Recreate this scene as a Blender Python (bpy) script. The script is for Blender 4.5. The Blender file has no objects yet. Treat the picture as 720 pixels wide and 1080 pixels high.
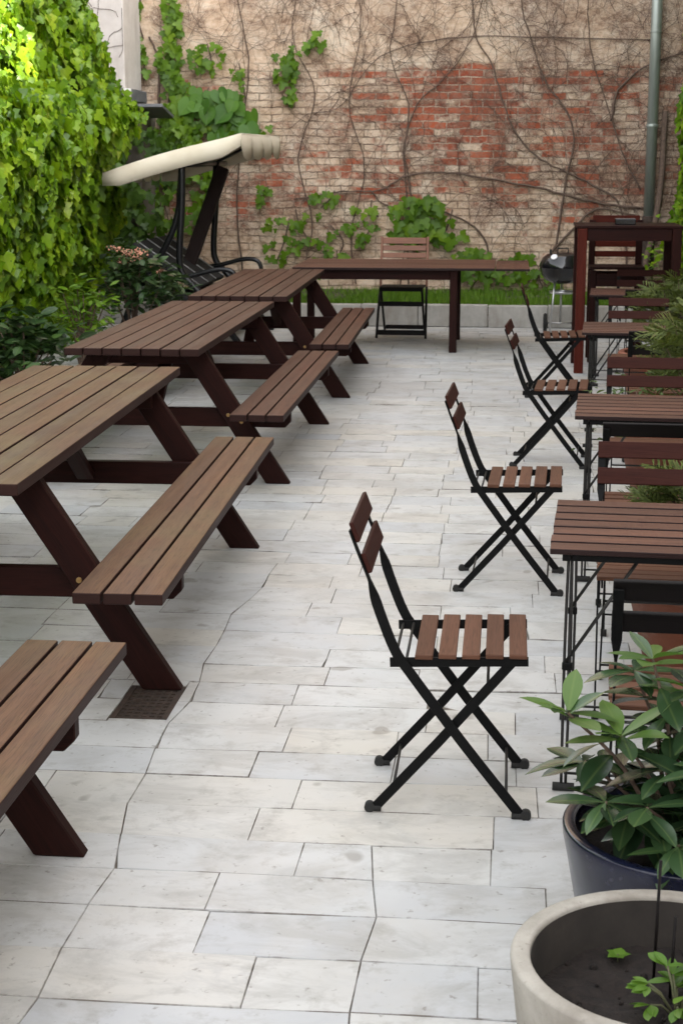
import bpy, math, random
from mathutils import Vector, Matrix, noise as mnoise
R = random.Random(11)
scene = bpy.context.scene
COL = scene.collection
rad = math.radians

# ------------------------------------------------------------------ helpers
class MB:
    """collects geometry for ONE mesh object, with a UV map in metres (u along the grain)"""
    def __init__(s):
        s.v = []; s.f = []; s.uv = []; s.sm = []
    def face(s, idx, uv, smooth=False):
        s.f.append(tuple(idx)); s.uv.extend(uv); s.sm.append(smooth)
    def box(s, c, size, mat=None, grain=None):
        """axis box of given size, centre c, optionally rotated by 3x3 mat about the centre"""
        c = Vector(c); h = [d/2 for d in size]
        b = len(s.v)
        for sx in (-1, 1):
            for sy in (-1, 1):
                for sz in (-1, 1):
                    p = Vector((sx*h[0], sy*h[1], sz*h[2]))
                    s.v.append(tuple(c + (mat @ p if mat else p)))
        if grain is None: grain = max(range(3), key=lambda i: size[i])
        ou, ov = R.uniform(0, 50), R.uniform(0, 50)
        for fc in ((0,1,3,2),(4,6,7,5),(0,4,5,1),(2,3,7,6),(0,2,6,4),(1,5,7,3)):
            loc = [Vector(((i//4*2-1)*h[0], (i//2%2*2-1)*h[1], (i%2*2-1)*h[2])) for i in fc]
            ax = next(i for i in range(3) if all(abs(p[i]-loc[0][i]) < 1e-9 for p in loc))
            oth = [i for i in range(3) if i != ax]
            if grain in oth: oth = [grain] + [i for i in oth if i != grain]
            s.face([b+i for i in fc], [(p[oth[0]]+ou, p[oth[1]]+ov+ax*.37) for p in loc])
        return s
    def bar(s, p0, p1, w, t, up=(0, 0, 1)):
        """rectangular bar from p0 to p1: w across, t along 'up'"""
        p0, p1 = Vector(p0), Vector(p1); d = p1-p0; L = d.length; x = d/L
        u = Vector(up); y = u.cross(x)
        if y.length < 1e-4: y = Vector((0, 1, 0)).cross(x)
        y.normalize(); z = x.cross(y)
        m = Matrix((x, y, z)).transposed()
        return s.box((p0+p1)/2, (L, w, t), m, 0)
    def strip(s, pts, wt, side=(0, 1, 0)):
        """rectangular section swept along pts; wt = (width in plane, thickness along side) per point"""
        side = Vector(side); b = len(s.v); n = len(pts); P = [Vector(p) for p in pts]
        for i in range(n):
            t = (P[min(i+1, n-1)]-P[max(i-1, 0)]).normalized(); q = side.cross(t).normalized()
            w, k = wt[i]
            for a, c in ((-1,-1),(1,-1),(1,1),(-1,1)):
                s.v.append(tuple(P[i]+q*(a*w/2)+side*(c*k/2)))
        l = 0
        for i in range(n-1):
            dl = (P[i+1]-P[i]).length
            for j in range(4):
                k = (j+1) % 4
                s.face((b+4*i+j, b+4*i+k, b+4*i+4+k, b+4*i+4+j), [(l, j*.1), (l, j*.1+.1), (l+dl, j*.1+.1), (l+dl, j*.1)])
            l += dl
        s.face((b+3, b+2, b+1, b), [(0,0)]*4); e = b+4*(n-1)
        s.face((e, e+1, e+2, e+3), [(0,0)]*4)
        return s
    def tube(s, pts, r, n=8, caps=True):
        P = [Vector(p) for p in pts]; m = len(P)
        rr = r if isinstance(r, (list, tuple)) else [r]*m
        b = len(s.v); ref = None
        for i in range(m):
            t = (P[min(i+1, m-1)]-P[max(i-1, 0)])
            t = t.normalized() if t.length > 1e-9 else Vector((0, 0, 1))
            if ref is None:
                ref = Vector((0, 0, 1)) if abs(t.z) < .9 else Vector((1, 0, 0))
            x = (ref - t*ref.dot(t)).normalized(); ref = x; y = t.cross(x)
            for k in range(n):
                a = 2*math.pi*k/n
                s.v.append(tuple(P[i]+(x*math.cos(a)+y*math.sin(a))*rr[i]))
        l = R.uniform(0, 9)
        for i in range(m-1):
            dl = (P[i+1]-P[i]).length
            for k in range(n):
                k2 = (k+1) % n
                s.face((b+i*n+k, b+i*n+k2, b+(i+1)*n+k2, b+(i+1)*n+k), [(l, k/n*.2), (l, (k+1)/n*.2), (l+dl, (k+1)/n*.2), (l+dl, k/n*.2)], True)
            l += dl
        if caps:
            s.face([b+k for k in range(n)][::-1], [(0,0)]*n); e = b+(m-1)*n
            s.face([e+k for k in range(n)], [(0,0)]*n)
        return s
    def lathe(s, prof, c=(0, 0, 0), n=40, smooth=True):
        """profile of (r, z) turned about the z axis"""
        b = len(s.v); m = len(prof)
        for r, z in prof:
            for k in range(n):
                a = 2*math.pi*k/n
                s.v.append((c[0]+r*math.cos(a), c[1]+r*math.sin(a), c[2]+z))
        l = 0
        for i in range(m-1):
            dl = math.hypot(prof[i+1][0]-prof[i][0], prof[i+1][1]-prof[i][1])
            for k in range(n):
                k2 = (k+1) % n
                s.face((b+i*n+k, b+i*n+k2, b+(i+1)*n+k2, b+(i+1)*n+k), [(k/n, l), ((k+1)/n, l), ((k+1)/n, l+dl), (k/n, l+dl)], smooth)
            l += dl
        return s
    def leaf(s, p, tip, nrm, size, kind):
        """one leaf: p = where its stalk is, tip = direction of the tip, nrm = upper side"""
        t = Vector(tip).normalized(); nn = Vector(nrm); nn = nn - t*nn.dot(t)
        if nn.length < 1e-3: nn = t.orthogonal()
        nn.normalize(); q = nn.cross(t); p = Vector(p)
        pts, faces = LEAF[kind]; b = len(s.v)
        fold = R.uniform(.05, .4); curl = R.uniform(.05, .4); tw = R.uniform(-.2, .2)
        for u, v in pts:
            w = fold*abs(v) - curl*u*u*.6 + tw*u*v
            s.v.append(tuple(p + (t*u + q*v + nn*w)*size))
        for f in faces:
            s.face([b+i for i in f], [pts[i] for i in f], True)
        return s
    def build(s, name, mat, parent=None, bevel=0, kind=None, seg=1):
        me = bpy.data.meshes.new(name)
        me.from_pydata(s.v, [], s.f); me.validate(clean_customdata=False)
        if len(me.loops) == len(s.uv):
            uvl = me.uv_layers.new(name='UVMap')
            uvl.data.foreach_set('uv', [c for p in s.uv for c in p])
        me.polygons.foreach_set('use_smooth', s.sm[:len(me.polygons)])
        me.materials.append(mat)
        o = bpy.data.objects.new(name, me); COL.objects.link(o)
        if parent: o.parent = parent
        if bevel:
            m = o.modifiers.new('Bevel', 'BEVEL'); m.width = bevel; m.segments = seg; m.limit_method = 'ANGLE'; m.angle_limit = rad(40)
        if kind: o['kind'] = kind
        return o

def mirror(half):
    """half = outline from base to tip on the +v side, mid = midrib points -> (points, faces)"""
    mid = [(0, 0), (.36, 0), (1, 0)]; k = len(half)
    pts = mid + half + [(u, -v) for u, v in half]; faces = []
    a = [0] + [3+i for i in range(k)] + [2]
    for i in range(len(a)-1): faces.append((1, a[i+1], a[i]))
    c = [0] + [3+k+i for i in range(k)] + [2]
    for i in range(len(c)-1): faces.append((1, c[i], c[i+1]))
    return pts, faces
def lance(w, n=7, peak=1.15):
    mid = [(i/n, 0) for i in range(n+1)]; pts = list(mid); faces = []
    ed = [(i/n, w*math.sin(math.pi*(i/n)**peak)**.8) for i in range(1, n)]
    pts += ed + [(u, -v) for u, v in ed]; k = n-1
    for sgn, o in ((1, n+1), (-1, n+1+k)):
        def q(*f): faces.append(f if sgn < 0 else f[::-1])
        q(0, 1, o)
        for i in range(k-1): q(i+1, i+2, o+i+1, o+i)
        q(n-1, n, o+k-1)
    return pts, faces
LEAF = {
    'vine': mirror([(-.08, .11), (-.17, .28), (-.02, .40), (.17, .62), (.33, .40), (.43, .24), (.60, .35), (.71, .29), (.86, .12)]),
    'heart': mirror([(-.12, .12), (-.12, .30), (.04, .46), (.28, .52), (.52, .44), (.74, .26), (.9, .09)]),
    'lance': lance(.16), 'broad': lance(.21), 'needle': lance(.085, 3, .8),
}
def empty(name, loc=(0, 0, 0), rz=0, label=None, cat=None, group=None):
    o = bpy.data.objects.new(name, None); COL.objects.link(o)
    o.location = loc; o.rotation_euler = (0, 0, rz); o.empty_display_size = .1
    return tag(o, label, cat, group)
def tag(o, label=None, cat=None, group=None, kind=None):
    if label: o['label'] = label
    if cat: o['category'] = cat
    if group: o['group'] = group
    if kind: o['kind'] = kind
    return o
def copy_tree(o, parent=None):
    kids = [c for c in ALLKIDS(o)]
    c = o.copy(); COL.objects.link(c); c.parent = parent
    for k in kids: copy_tree(k, c)
    return c
def ALLKIDS(o): return [c for c in bpy.data.objects if c.parent == o]
def place(o, loc, rz, label, group):
    o.location = loc; o.rotation_euler = (0, 0, rz); o['label'] = label; o['group'] = group
    return o
def smooth_path(pts, n=4):
    """Catmull-Rom through the points"""
    P = [Vector(p) for p in pts]; P = [2*P[0]-P[1]] + P + [2*P[-1]-P[-2]]; out = []
    for i in range(1, len(P)-2):
        for k in range(n):
            t = k/n; a, b, c, d = P[i-1], P[i], P[i+1], P[i+2]
            out.append(.5*((2*b)+(c-a)*t+(2*a-5*b+4*c-d)*t*t+(3*b-a-3*c+d)*t**3))
    out.append(P[-2]); return out

# ---------------------------------------------------------------- materials
class NT:
    def __init__(s, name):
        s.m = bpy.data.materials.new(name); s.m.use_nodes = True
        s.t = s.m.node_tree; s.b = s.t.nodes['Principled BSDF']; s.out = s.t.nodes['Material Output']
    def n(s, typ, **kw):
        x = s.t.nodes.new(typ)
        for k, v in kw.items():
            if k in x.inputs.keys() if isinstance(k, str) else False: pass
            setattr(x, k, v)
        return x
    def l(s, a, b): s.t.links.new(a, b)
    def val(s, sock, v):
        if hasattr(v, 'is_output') or isinstance(v, bpy.types.NodeSocket): s.l(v, sock)
        else: sock.default_value = v
    def noise(s, vec, scale, detail=4, rough=.55, dist=0, out='Fac'):
        x = s.n('ShaderNodeTexNoise')
        if vec is not None: s.l(vec, x.inputs['Vector'])
        x.inputs['Scale'].default_value = scale; x.inputs['Detail'].default_value = detail
        x.inputs['Roughness'].default_value = rough; x.inputs['Distortion'].default_value = dist
        return x.outputs[out]
    def ramp(s, fac, stops):
        x = s.n('ShaderNodeValToRGB'); e = x.color_ramp.elements
        while len(e) < len(stops): e.new(.5)
        for i, (p, c) in enumerate(stops):
            e[i].position = p; e[i].color = (c if isinstance(c, tuple) else (c, c, c)) + (1,)
        s.l(fac, x.inputs['Fac']); return x.outputs['Color']
    def mix(s, fac, a, b, mode='MIX'):
        x = s.n('ShaderNodeMix'); x.data_type = 'RGBA'; x.blend_type = mode
        s.val(x.inputs[0], fac)
        for sock, v in ((x.inputs[6], a), (x.inputs[7], b)):
            s.val(sock, v + (1,) if isinstance(v, tuple) else v)
        return x.outputs[2]
    def math(s, op, a, b=0.0, c=None):
        x = s.n('ShaderNodeMath'); x.operation = op
        s.val(x.inputs[0], a); s.val(x.inputs[1], b)
        if c is not None: s.val(x.inputs[2], c)
        return x.outputs[0]
    def mapr(s, v, a, b, c=0.0, d=1.0):
        x = s.n('ShaderNodeMapRange'); s.l(v, x.inputs[0])
        for i, k in enumerate((a, b, c, d)): x.inputs[i+1].default_value = k
        return x.outputs[0]
    def coord(s, k='Object'): return s.n('ShaderNodeTexCoord').outputs[k]
    def island(s): return s.n('ShaderNodeNewGeometry').outputs['Random Per Island']
    def scale(s, vec, sc, add=None):
        x = s.n('ShaderNodeMapping'); s.l(vec, x.inputs['Vector']); x.inputs['Scale'].default_value = sc
        if add is not None: s.l(add, x.inputs['Location'])
        return x.outputs[0]
    def bump(s, h, strength=.3, dist=.01):
        x = s.n('ShaderNodeBump'); x.inputs['Strength'].default_value = strength; x.inputs['Distance'].default_value = dist
        s.l(h, x.inputs['Height']); s.l(x.outputs[0], s.b.inputs['Normal'])
    def set(s, col=None, rough=None, metal=None, spec=None):
        for k, v in (('Base Color', col), ('Roughness', rough), ('Metallic', metal), ('Specular IOR Level', spec)):
            if v is None: continue
            s.val(s.b.inputs[k], v + (1,) if isinstance(v, tuple) else v)
        return s.m

def wood(name, dark, light, wear=None, wear_amt=0, rough=(.4, .65), spec=.4, bump=.25, side=None):
    t = NT(name); uv = t.coord('UV'); isl = t.island()
    g = t.noise(t.scale(uv, (2.2, 45, 1)), 1.0, 6, .6, .4)
    g2 = t.noise(t.scale(uv, (.9, 9, 1)), 1.0, 3, .5, .8)
    fine = t.noise(t.scale(uv, (12, 260, 1)), 1.0, 2, .5)
    f = t.math('ADD', t.math('MULTIPLY', g, .55), t.math('MULTIPLY', g2, .45))
    c = t.ramp(f, [(.3, dark), (.68, light)])
    c = t.mix(1.0, c, t.ramp(isl, [(0, .72), (1, 1.25)]), 'MULTIPLY')
    if wear:
        w = t.noise(t.coord('Object'), 2.3, 5, .6)
        w = t.mapr(w, .42, .68, 0, wear_amt)
        c = t.mix(w, c, wear)
        sp = t.mapr(t.noise(t.scale(t.coord('Object'), (9, 9, 9)), 1, 3, .7), .66, .74, 0, .35)
        c = t.mix(sp, c, dark)
    c = t.mix(t.mapr(fine, .35, .5, .35, 0), c, tuple(x*.35 for x in dark))
    if side:                                   # faces not turned upward blend to the darker side colour
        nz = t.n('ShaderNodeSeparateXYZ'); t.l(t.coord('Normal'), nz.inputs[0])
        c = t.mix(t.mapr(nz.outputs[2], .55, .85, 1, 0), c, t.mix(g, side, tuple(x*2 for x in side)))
    t.bump(t.math('ADD', fine, g), bump, .002)
    return t.set(c, t.mapr(g2, .3, .7, *rough), spec=spec)
def plain(name, a, b=None, rough=.5, metal=0, sc=20, bump=0, spec=.5, rough2=None):
    t = NT(name); v = t.coord('Object')
    n = t.noise(v, sc, 5, .6)
    col = t.ramp(n, [(.3, a), (.7, b or tuple(x*1.35 for x in a))])
    if bump: t.bump(n, bump, .004)
    return t.set(col, t.mapr(n, .3, .7, rough, rough2 if rough2 is not None else rough*1.2), metal, spec)
def leafmat(name, stops, trans=.35, rough=.45, spec=.35):
    t = NT(name); isl = t.island()
    big = t.noise(t.coord('Object'), 2.6, 3, .6)
    f = t.math('ADD', t.math('MULTIPLY', isl, .62), t.math('MULTIPLY', t.mapr(big, .3, .7), .38))
    c = t.ramp(f, stops)
    vein = t.n('ShaderNodeSeparateXYZ'); t.l(t.coord('UV'), vein.inputs[0])
    rib = t.mapr(t.math('ABSOLUTE', vein.outputs[1]), 0.0, .03, .35, 0)
    c = t.mix(rib, c, t.mix(.5, c, (.26, .34, .10)))
    t.set(c, rough, spec=spec)
    tr = t.n('ShaderNodeBsdfTranslucent'); t.l(t.mix(1.0, c, (1.0, 1.05, .45), 'MULTIPLY'), tr.inputs['Color'])
    mx = t.n('ShaderNodeMixShader'); mx.inputs[0].default_value = trans
    t.l(t.b.outputs[0], mx.inputs[1]); t.l(tr.outputs[0], mx.inputs[2]); t.l(mx.outputs[0], t.out.inputs['Surface'])
    return t.m

M = {}
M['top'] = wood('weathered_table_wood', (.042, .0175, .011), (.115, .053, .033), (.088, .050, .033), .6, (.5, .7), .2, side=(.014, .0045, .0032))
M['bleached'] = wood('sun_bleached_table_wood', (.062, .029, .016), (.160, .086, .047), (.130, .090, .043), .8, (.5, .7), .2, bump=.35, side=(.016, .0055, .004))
M['mahogany'] = wood('dark_stained_wood', (.008, .0020, .0014), (.025, .0058, .0040), rough=(.5, .65), spec=.12)
M['bistro'] = wood('bistro_slat_wood', (.078, .034, .020), (.135, .062, .037), rough=(.5, .7), spec=.16)
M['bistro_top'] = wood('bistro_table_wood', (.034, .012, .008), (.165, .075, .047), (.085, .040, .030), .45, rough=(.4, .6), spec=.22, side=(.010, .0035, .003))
M['back'] = wood('bistro_back_wood', (.030, .008, .006), (.056, .017, .012), rough=(.5, .7), spec=.1)
M['red'] = wood('reddish_wood', (.046, .007, .004), (.090, .016, .009), rough=(.5, .7), spec=.12)
M['oak'] = wood('oiled_acacia_wood', (.14, .055, .03), (.23, .10, .06), rough=(.45, .65))
M['dark_shaded'] = wood('dark_shaded_wood', (.004, .003, .003), (.009, .006, .006), rough=(.45, .65), spec=.18)  # near-black wood: painted shade on chairs, own colour of the sticks
M['black'] = plain('black_painted_steel', (.0025, .0025, .0026), (.005, .005, .005), .5, 0, 60, .05, spec=.12)
M['tube'] = plain('black_swing_tube', (.004, .004, .005), (.008, .008, .009), .28, 0, 30, spec=.4)
M['rod'] = plain('dark_grey_steel_rod', (.012, .011, .010), (.022, .02, .019), .45, .3, 80)
M['rubber'] = plain('black_rubber', (.007, .007, .007), (.020, .019, .017), .75, 0, 90)
M['brass'] = plain('brass_bolt', (.35, .2, .08), (.45, .3, .12), .35, .9, 60)
M['steel'] = plain('bright_steel', (.5, .5, .5), (.62, .62, .62), .28, .9, 50)
M['enamel'] = plain('black_enamel', (.006, .006, .008), (.008, .008, .010), .08, 0, 10, spec=.7)
M['fabric_dark'] = plain('dark_sling_fabric', (.014, .014, .015), (.024, .023, .023), .8, 0, 120, .1)
M['brown_fabric'] = plain('dark_brown_cushion', (.012, .006, .005), (.022, .011, .009), .85, 0, 60, .1)
M['piping'] = plain('pale_piping', (.25, .25, .25), (.35, .35, .34), .7)
M['soil'] = plain('potting_soil', (.006, .004, .003), (.021, .014, .011), .95, 0, 55, 1.0)
M['bark'] = plain('vine_bark', (.07, .045, .033), (.17, .115, .085), .85, 0, 40, .6)
M['twig'] = plain('dry_twig', (.055, .03, .024), (.15, .095, .07), .85, 0, 8)
M['greenstem'] = plain('green_stem', (.06, .075, .03), (.11, .10, .05), .7, 0, 30)
M['shadedconcrete'] = plain('soil_shade_concrete', (.016, .013, .011), (.05, .041, .034), .9, 0, 9, .4)
M['slate'] = plain('grey_slate', (.10, .11, .12), (.17, .17, .18), .55, 0, 9, .2)
M['white'] = plain('white_paint', (.6, .58, .54), (.7, .69, .66), .6)
M['plasticwhite'] = plain('pale_dial', (.6, .6, .62), (.75, .75, .75), .4)
M['iron'] = plain('rusty_iron', (.028, .02, .016), (.075, .05, .038), .8, .2, 30, .5)
M['ivy'] = leafmat('ivy_leaf', [(.0, (.022, .065, .004)), (.25, (.075, .165, .005)), (.6, (.160, .285, .008)), (.9, (.27, .38, .015)), (1, (.34, .36, .05))], .33, .38, .35)
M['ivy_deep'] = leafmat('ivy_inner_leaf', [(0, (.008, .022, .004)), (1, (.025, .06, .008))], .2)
M['creeper'] = leafmat('creeper_leaf', [(0, (.05, .12, .008)), (.6, (.13, .25, .012)), (1, (.22, .34, .02))], .40)
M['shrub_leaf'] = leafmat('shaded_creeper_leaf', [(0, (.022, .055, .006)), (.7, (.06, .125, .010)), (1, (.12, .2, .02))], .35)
M['heart'] = leafmat('large_heart_leaf', [(0, (.055, .15, .018)), (1, (.13, .27, .035))], .35)
M['shrub'] = leafmat('dark_shrub_leaf', [(0, (.014, .034, .012)), (.7, (.035, .075, .022)), (1, (.07, .13, .03))], .2, .35)
M['glossy'] = leafmat('glossy_leaf', [(0, (.012, .028, .013)), (.5, (.030, .064, .026)), (1, (.065, .125, .042))], .18, .27, .55)
M['newleaf'] = leafmat('fresh_leaf', [(0, (.05, .12, .025)), (1, (.13, .22, .045))], .35, .35, .5)
M['thuja'] = leafmat('thuja_leaf', [(0, (.05, .06, .02)), (.4, (.085, .115, .03)), (.75, (.16, .19, .05)), (1, (.19, .14, .07))], .25, .6)
M['sprout'] = leafmat('sprout_leaf', [(0, (.07, .17, .02)), (1, (.15, .27, .03))], .35, .4)
M['herb'] = leafmat('herb_leaf', [(0, (.04, .07, .02)), (1, (.11, .16, .045))], .3, .6)
M['grass'] = leafmat('grass_blade', [(0, (.06, .15, .010)), (.6, (.13, .26, .014)), (1, (.21, .32, .04))], .3, .6)
M['blossom'] = plain('pink_blossom', (.42, .16, .10), (.6, .32, .22), .7, 0, 90)
M['cream'] = plain('cream_canopy_cloth', (.66, .58, .44), (.74, .67, .54), .85, 0, 5, .15)

def terracotta():
    t = NT('terracotta'); v = t.coord('Object')
    n = t.noise(v, 7, 6, .65); s = t.noise(t.scale(v, (2, 2, 9)), 3, 4, .6)
    c = t.ramp(n, [(.3, (.16, .045, .022)), (.7, (.27, .085, .043))])
    c = t.mix(t.mapr(s, .55, .75, 0, .35), c, (.42, .30, .23))
    t.bump(n, .15, .004); return t.set(c, .75)
M['terracotta'] = terracotta()
def blueglaze():
    t = NT('navy_glaze'); v = t.coord('Object'); n = t.noise(v, 5, 4, .6)
    sp = t.mapr(t.noise(v, 60, 2, .5), .62, .70, 0, .3)
    c = t.mix(sp, t.ramp(n, [(.3, (.005, .006, .018)), (.7, (.010, .013, .036))]), (.10, .09, .12))
    return t.set(c, t.mapr(n, .3, .7, .12, .3), spec=.6)
M['blue'] = blueglaze()
def concrete(name, a, b, stain):
    t = NT(name); v = t.coord('Object')
    n = t.noise(v, 6, 8, .7); p = t.noise(v, 90, 3, .6)
    s = t.noise(t.scale(v, (3, 3, .8)), 1.5, 5, .65)
    c = t.ramp(n, [(.3, a), (.7, b)])
    c = t.mix(t.mapr(s, .48, .72, 0, .75), c, stain)
    c = t.mix(t.mapr(p, .62, .75, 0, .5), c, tuple(x*.45 for x in a))
    t.bump(t.math('ADD', n, p), .35, .004); return t.set(c, .85)
M['concrete'] = concrete('pale_concrete', (.27, .25, .215), (.45, .42, .375), (.13, .105, .08))
M['kerb'] = concrete('kerb_concrete', (.36, .34, .31), (.52, .50, .46), (.25, .21, .17))
M['plaster'] = concrete('white_render', (.58, .53, .49), (.70, .65, .61), (.44, .38, .34))
M['roughwall'] = concrete('dark_rough_render', (.10, .085, .07), (.17, .145, .115), (.06, .05, .042))
def pipe():
    t = NT('grey_green_pipe'); v = t.coord('Object')
    n = t.noise(t.scale(v, (6, 6, .7)), 1.6, 5, .6)
    return t.set(t.ramp(n, [(.3, (.24, .27, .245)), (.7, (.40, .43, .395))]), t.mapr(n, .3, .7, .3, .5), .45)
M['pipe'] = pipe()

def marble(dirty=False):
    t = NT('worn_marble_pavers' if not dirty else 'dirty_slab_edges'); v = t.coord('Object'); isl = t.island()
    off = t.n('ShaderNodeCombineXYZ')
    t.l(t.math('MULTIPLY', isl, 37.0), off.inputs[0]); t.l(t.math('MULTIPLY', isl, 91.0), off.inputs[1]); t.l(t.math('MULTIPLY', isl, 13.0), off.inputs[2])
    lv = t.scale(v, (1, 1, 1), off.outputs[0])
    cloud = t.noise(lv, 3.0, 6, .6, .6)
    tone = t.math('FRACT', t.math('MULTIPLY', isl, 17.3))
    base = t.ramp(tone, [(0, (.43, .44, .455)), (.25, (.50, .505, .505)), (.6, (.54, .535, .52)), (.88, (.54, .51, .455)), (1, (.455, .46, .465))])
    c = t.mix(t.mapr(cloud, .3, .7, 0, .5), base, (.58, .58, .57))
    vein = t.noise(t.scale(lv, (1.6, 3.2, 1)), 1.3, 7, .62, 2.2)
    vm = t.mapr(t.math('ABSOLUTE', t.math('SUBTRACT', vein, .5)), 0.0, .045, 1, 0)
    vm = t.math('MULTIPLY', vm, t.mapr(t.noise(lv, 2.1, 3, .5), .5, .7, 0, .33))
    c = t.mix(vm, c, (.33, .335, .345))
    dirt = t.noise(v, 1.1, 7, .65); c = t.mix(t.mapr(dirt, .50, .68, 0, .5), c, (.46, .41, .335))
    g2 = t.noise(v, .55, 4, .6); c = t.mix(t.mapr(g2, .48, .68, 0, .45), c, (.36, .375, .395))
    sm_ = t.noise(t.scale(v, (1, 1.8, 1)), 3.1, 8, .72, .6); c = t.mix(t.mapr(sm_, .47, .62, 0, .5), c, (.33, .32, .30))
    sm2 = t.noise(v, 9, 6, .7); c = t.mix(t.mapr(sm2, .54, .68, 0, .5), c, (.28, .265, .24))
    spk = t.noise(v, 34, 3, .6); c = t.mix(t.mapr(spk, .64, .72, 0, .6), c, (.17, .15, .13))
    spl = t.noise(t.scale(v, (1, 1, 1)), 6.5, 2, .4); c = t.mix(t.mapr(spl, .70, .74, 0, .55), c, (.20, .18, .155))
    t.bump(t.math('ADD', t.noise(lv, 12, 5, .65), t.math('MULTIPLY', vm, -.6)), .18, .004)
    if dirty:                                  # sand and moss caught along the worn edges of each slab
        c = t.mix(t.mapr(t.noise(v, 4.5, 5, .7), .42, .60, .1, .95), c, (.13, .11, .09))
    return t.set(c, t.mapr(t.noise(v, 5, 5, .6), .3, .7, .38, .62), spec=.4)
M['marble'] = marble()
M['marble_edge'] = marble(True)
M['joint'] = plain('dirty_joint_sand', (.07, .06, .05), (.34, .30, .25), .95, 0, 14, .5)
M['earth'] = plain('bare_earth', (.05, .038, .026), (.10, .078, .055), .95, 0, 12, .8)

def brick():
    t = NT('old_brick_with_render'); v = t.coord('Object')
    sp = t.n('ShaderNodeSeparateXYZ'); t.l(v, sp.inputs[0])
    X, Z = sp.outputs[0], sp.outputs[2]
    w = t.noise(v, 2.2, 3, .5, 0, 'Color'); wv = t.n('ShaderNodeSeparateXYZ'); t.l(w, wv.inputs[0])
    w2 = t.noise(v, 16, 3, .6, 0, 'Color'); wv2 = t.n('ShaderNodeSeparateXYZ'); t.l(w2, wv2.inputs[0])
    cb = t.n('ShaderNodeCombineXYZ')
    t.l(t.math('ADD', X, t.math('ADD', t.math('MULTIPLY', wv.outputs[0], .05), t.math('MULTIPLY', wv2.outputs[0], .028))), cb.inputs[0])
    t.l(t.math('ADD', Z, t.math('ADD', t.math('MULTIPLY', wv.outputs[1], .05), t.math('MULTIPLY', wv2.outputs[1], .026))), cb.inputs[1])
    def bt(c1, c2, mo, bias=0):
        b = t.n('ShaderNodeTexBrick'); t.l(cb.outputs[0], b.inputs['Vector'])
        b.inputs['Scale'].default_value = 1; b.inputs['Brick Width'].default_value = .262; b.inputs['Row Height'].default_value = .079
        b.inputs['Mortar Size'].default_value = .0075; b.inputs['Mortar Smooth'].default_value = .35; b.inputs['Bias'].default_value = bias
        for k, c in (('Color1', c1), ('Color2', c2), ('Mortar', mo)): b.inputs[k].default_value = c + (1,)
        return b
    bricks = bt((.50, .12, .055), (.24, .060, .036), (.58, .45, .34))
    grey = bt((.0, .0, .0), (1, 1, 1), (.5, .5, .5))
    col = bricks.outputs['Color']
    bn = t.noise(v, 26, 6, .7)
    col = t.mix(t.mapr(bn, .42, .66, 0, .75), col, (.34, .22, .16))
    # remains of pale render / limewash, in patches and brick by brick
    p1 = t.noise(v, 1.05, 7, .62, .5)
    p2 = t.noise(v, 5.5, 6, .7)
    zt = t.mapr(Z, 2.62, 2.85, .015, .34)                      # upper storey keeps most of its render
    zb = t.mapr(Z, 1.25, .5, 0, .16)                        # pale efflorescence low down
    xl = t.mapr(X, -1.2, -2.4, 0, .05)
    # bare red patch in the middle of the wall
    dx = t.math('MULTIPLY', t.math('SUBTRACT', X, -.25), .75); dz = t.math('MULTIPLY', t.math('SUBTRACT', Z, 2.15), 1.25)
    rr = t.math('SQRT', t.math('ADD', t.math('MULTIPLY', dx, dx), t.math('MULTIPLY', dz, dz)))
    red = t.mapr(rr, .05, 1.35, -.065, .022)
    s = t.math('ADD', t.math('ADD', t.math('MULTIPLY', p1, .52), t.math('MULTIPLY', p2, .48)), t.math('ADD', t.math('ADD', zt, zb), t.math('ADD', red, xl)))
    s = t.math('ADD', s, t.math('MULTIPLY', t.math('SUBTRACT', grey.outputs['Color'], .5), .17))
    pm = t.mapr(s, .455, .56)
    pn = t.math('ADD', t.math('MULTIPLY', t.noise(v, 2.4, 5, .65), .5), t.math('MULTIPLY', t.noise(t.scale(v, (1, 1, 1.6)), 13, 7, .75), .5))
    pcol = t.ramp(pn, [(.33, (.26, .165, .11)), (.43, (.58, .42, .29)), (.52, (.74, .58, .43)), (.66, (.84, .73, .59))])
    mort = t.mix(t.math('MULTIPLY', bricks.outputs['Fac'], t.math('MULTIPLY', t.mapr(Z, 2.85, 2.6, .0, .85), t.mapr(p2, .40, .58, .15, 1))), pcol, (.20, .13, .09))
    c = t.mix(t.math('MULTIPLY', pm, .93), col, mort)
    # dark blotches and rootlet fuzz, stronger towards the right
    st = t.noise(t.scale(v, (.8, 1, .55)), 1.6, 6, .65)
    sx = t.mapr(X, -.6, 1.3, -.02, .20)
    fuzz = t.noise(t.scale(v, (1, 1, 1.3)), 38, 4, .75, 1.5)
    sm = t.math('MULTIPLY', t.mapr(t.math('ADD', st, sx), .50, .84, 0, .85), t.mapr(fuzz, .36, .60, .25, 1))
    c = t.mix(sm, c, (.10, .05, .04))
    low = t.noise(t.scale(v, (1, 1, 1.4)), 2.3, 5, .7)
    c = t.mix(t.math('MULTIPLY', t.mapr(low, .46, .62, 0, .8), t.mapr(fuzz, .4, .56, .1, 1)), c, (.16, .085, .06))
    t.bump(t.math('ADD', t.math('MULTIPLY', bricks.outputs['Fac'], t.mapr(Z, 2.85, 2.6, 0, -.7)), t.math('ADD', t.math('MULTIPLY', bn, .5), t.math('MULTIPLY', pm, .8))), .9, .018)
    return t.set(c, .9, spec=.2)
M['brick'] = brick()

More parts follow.
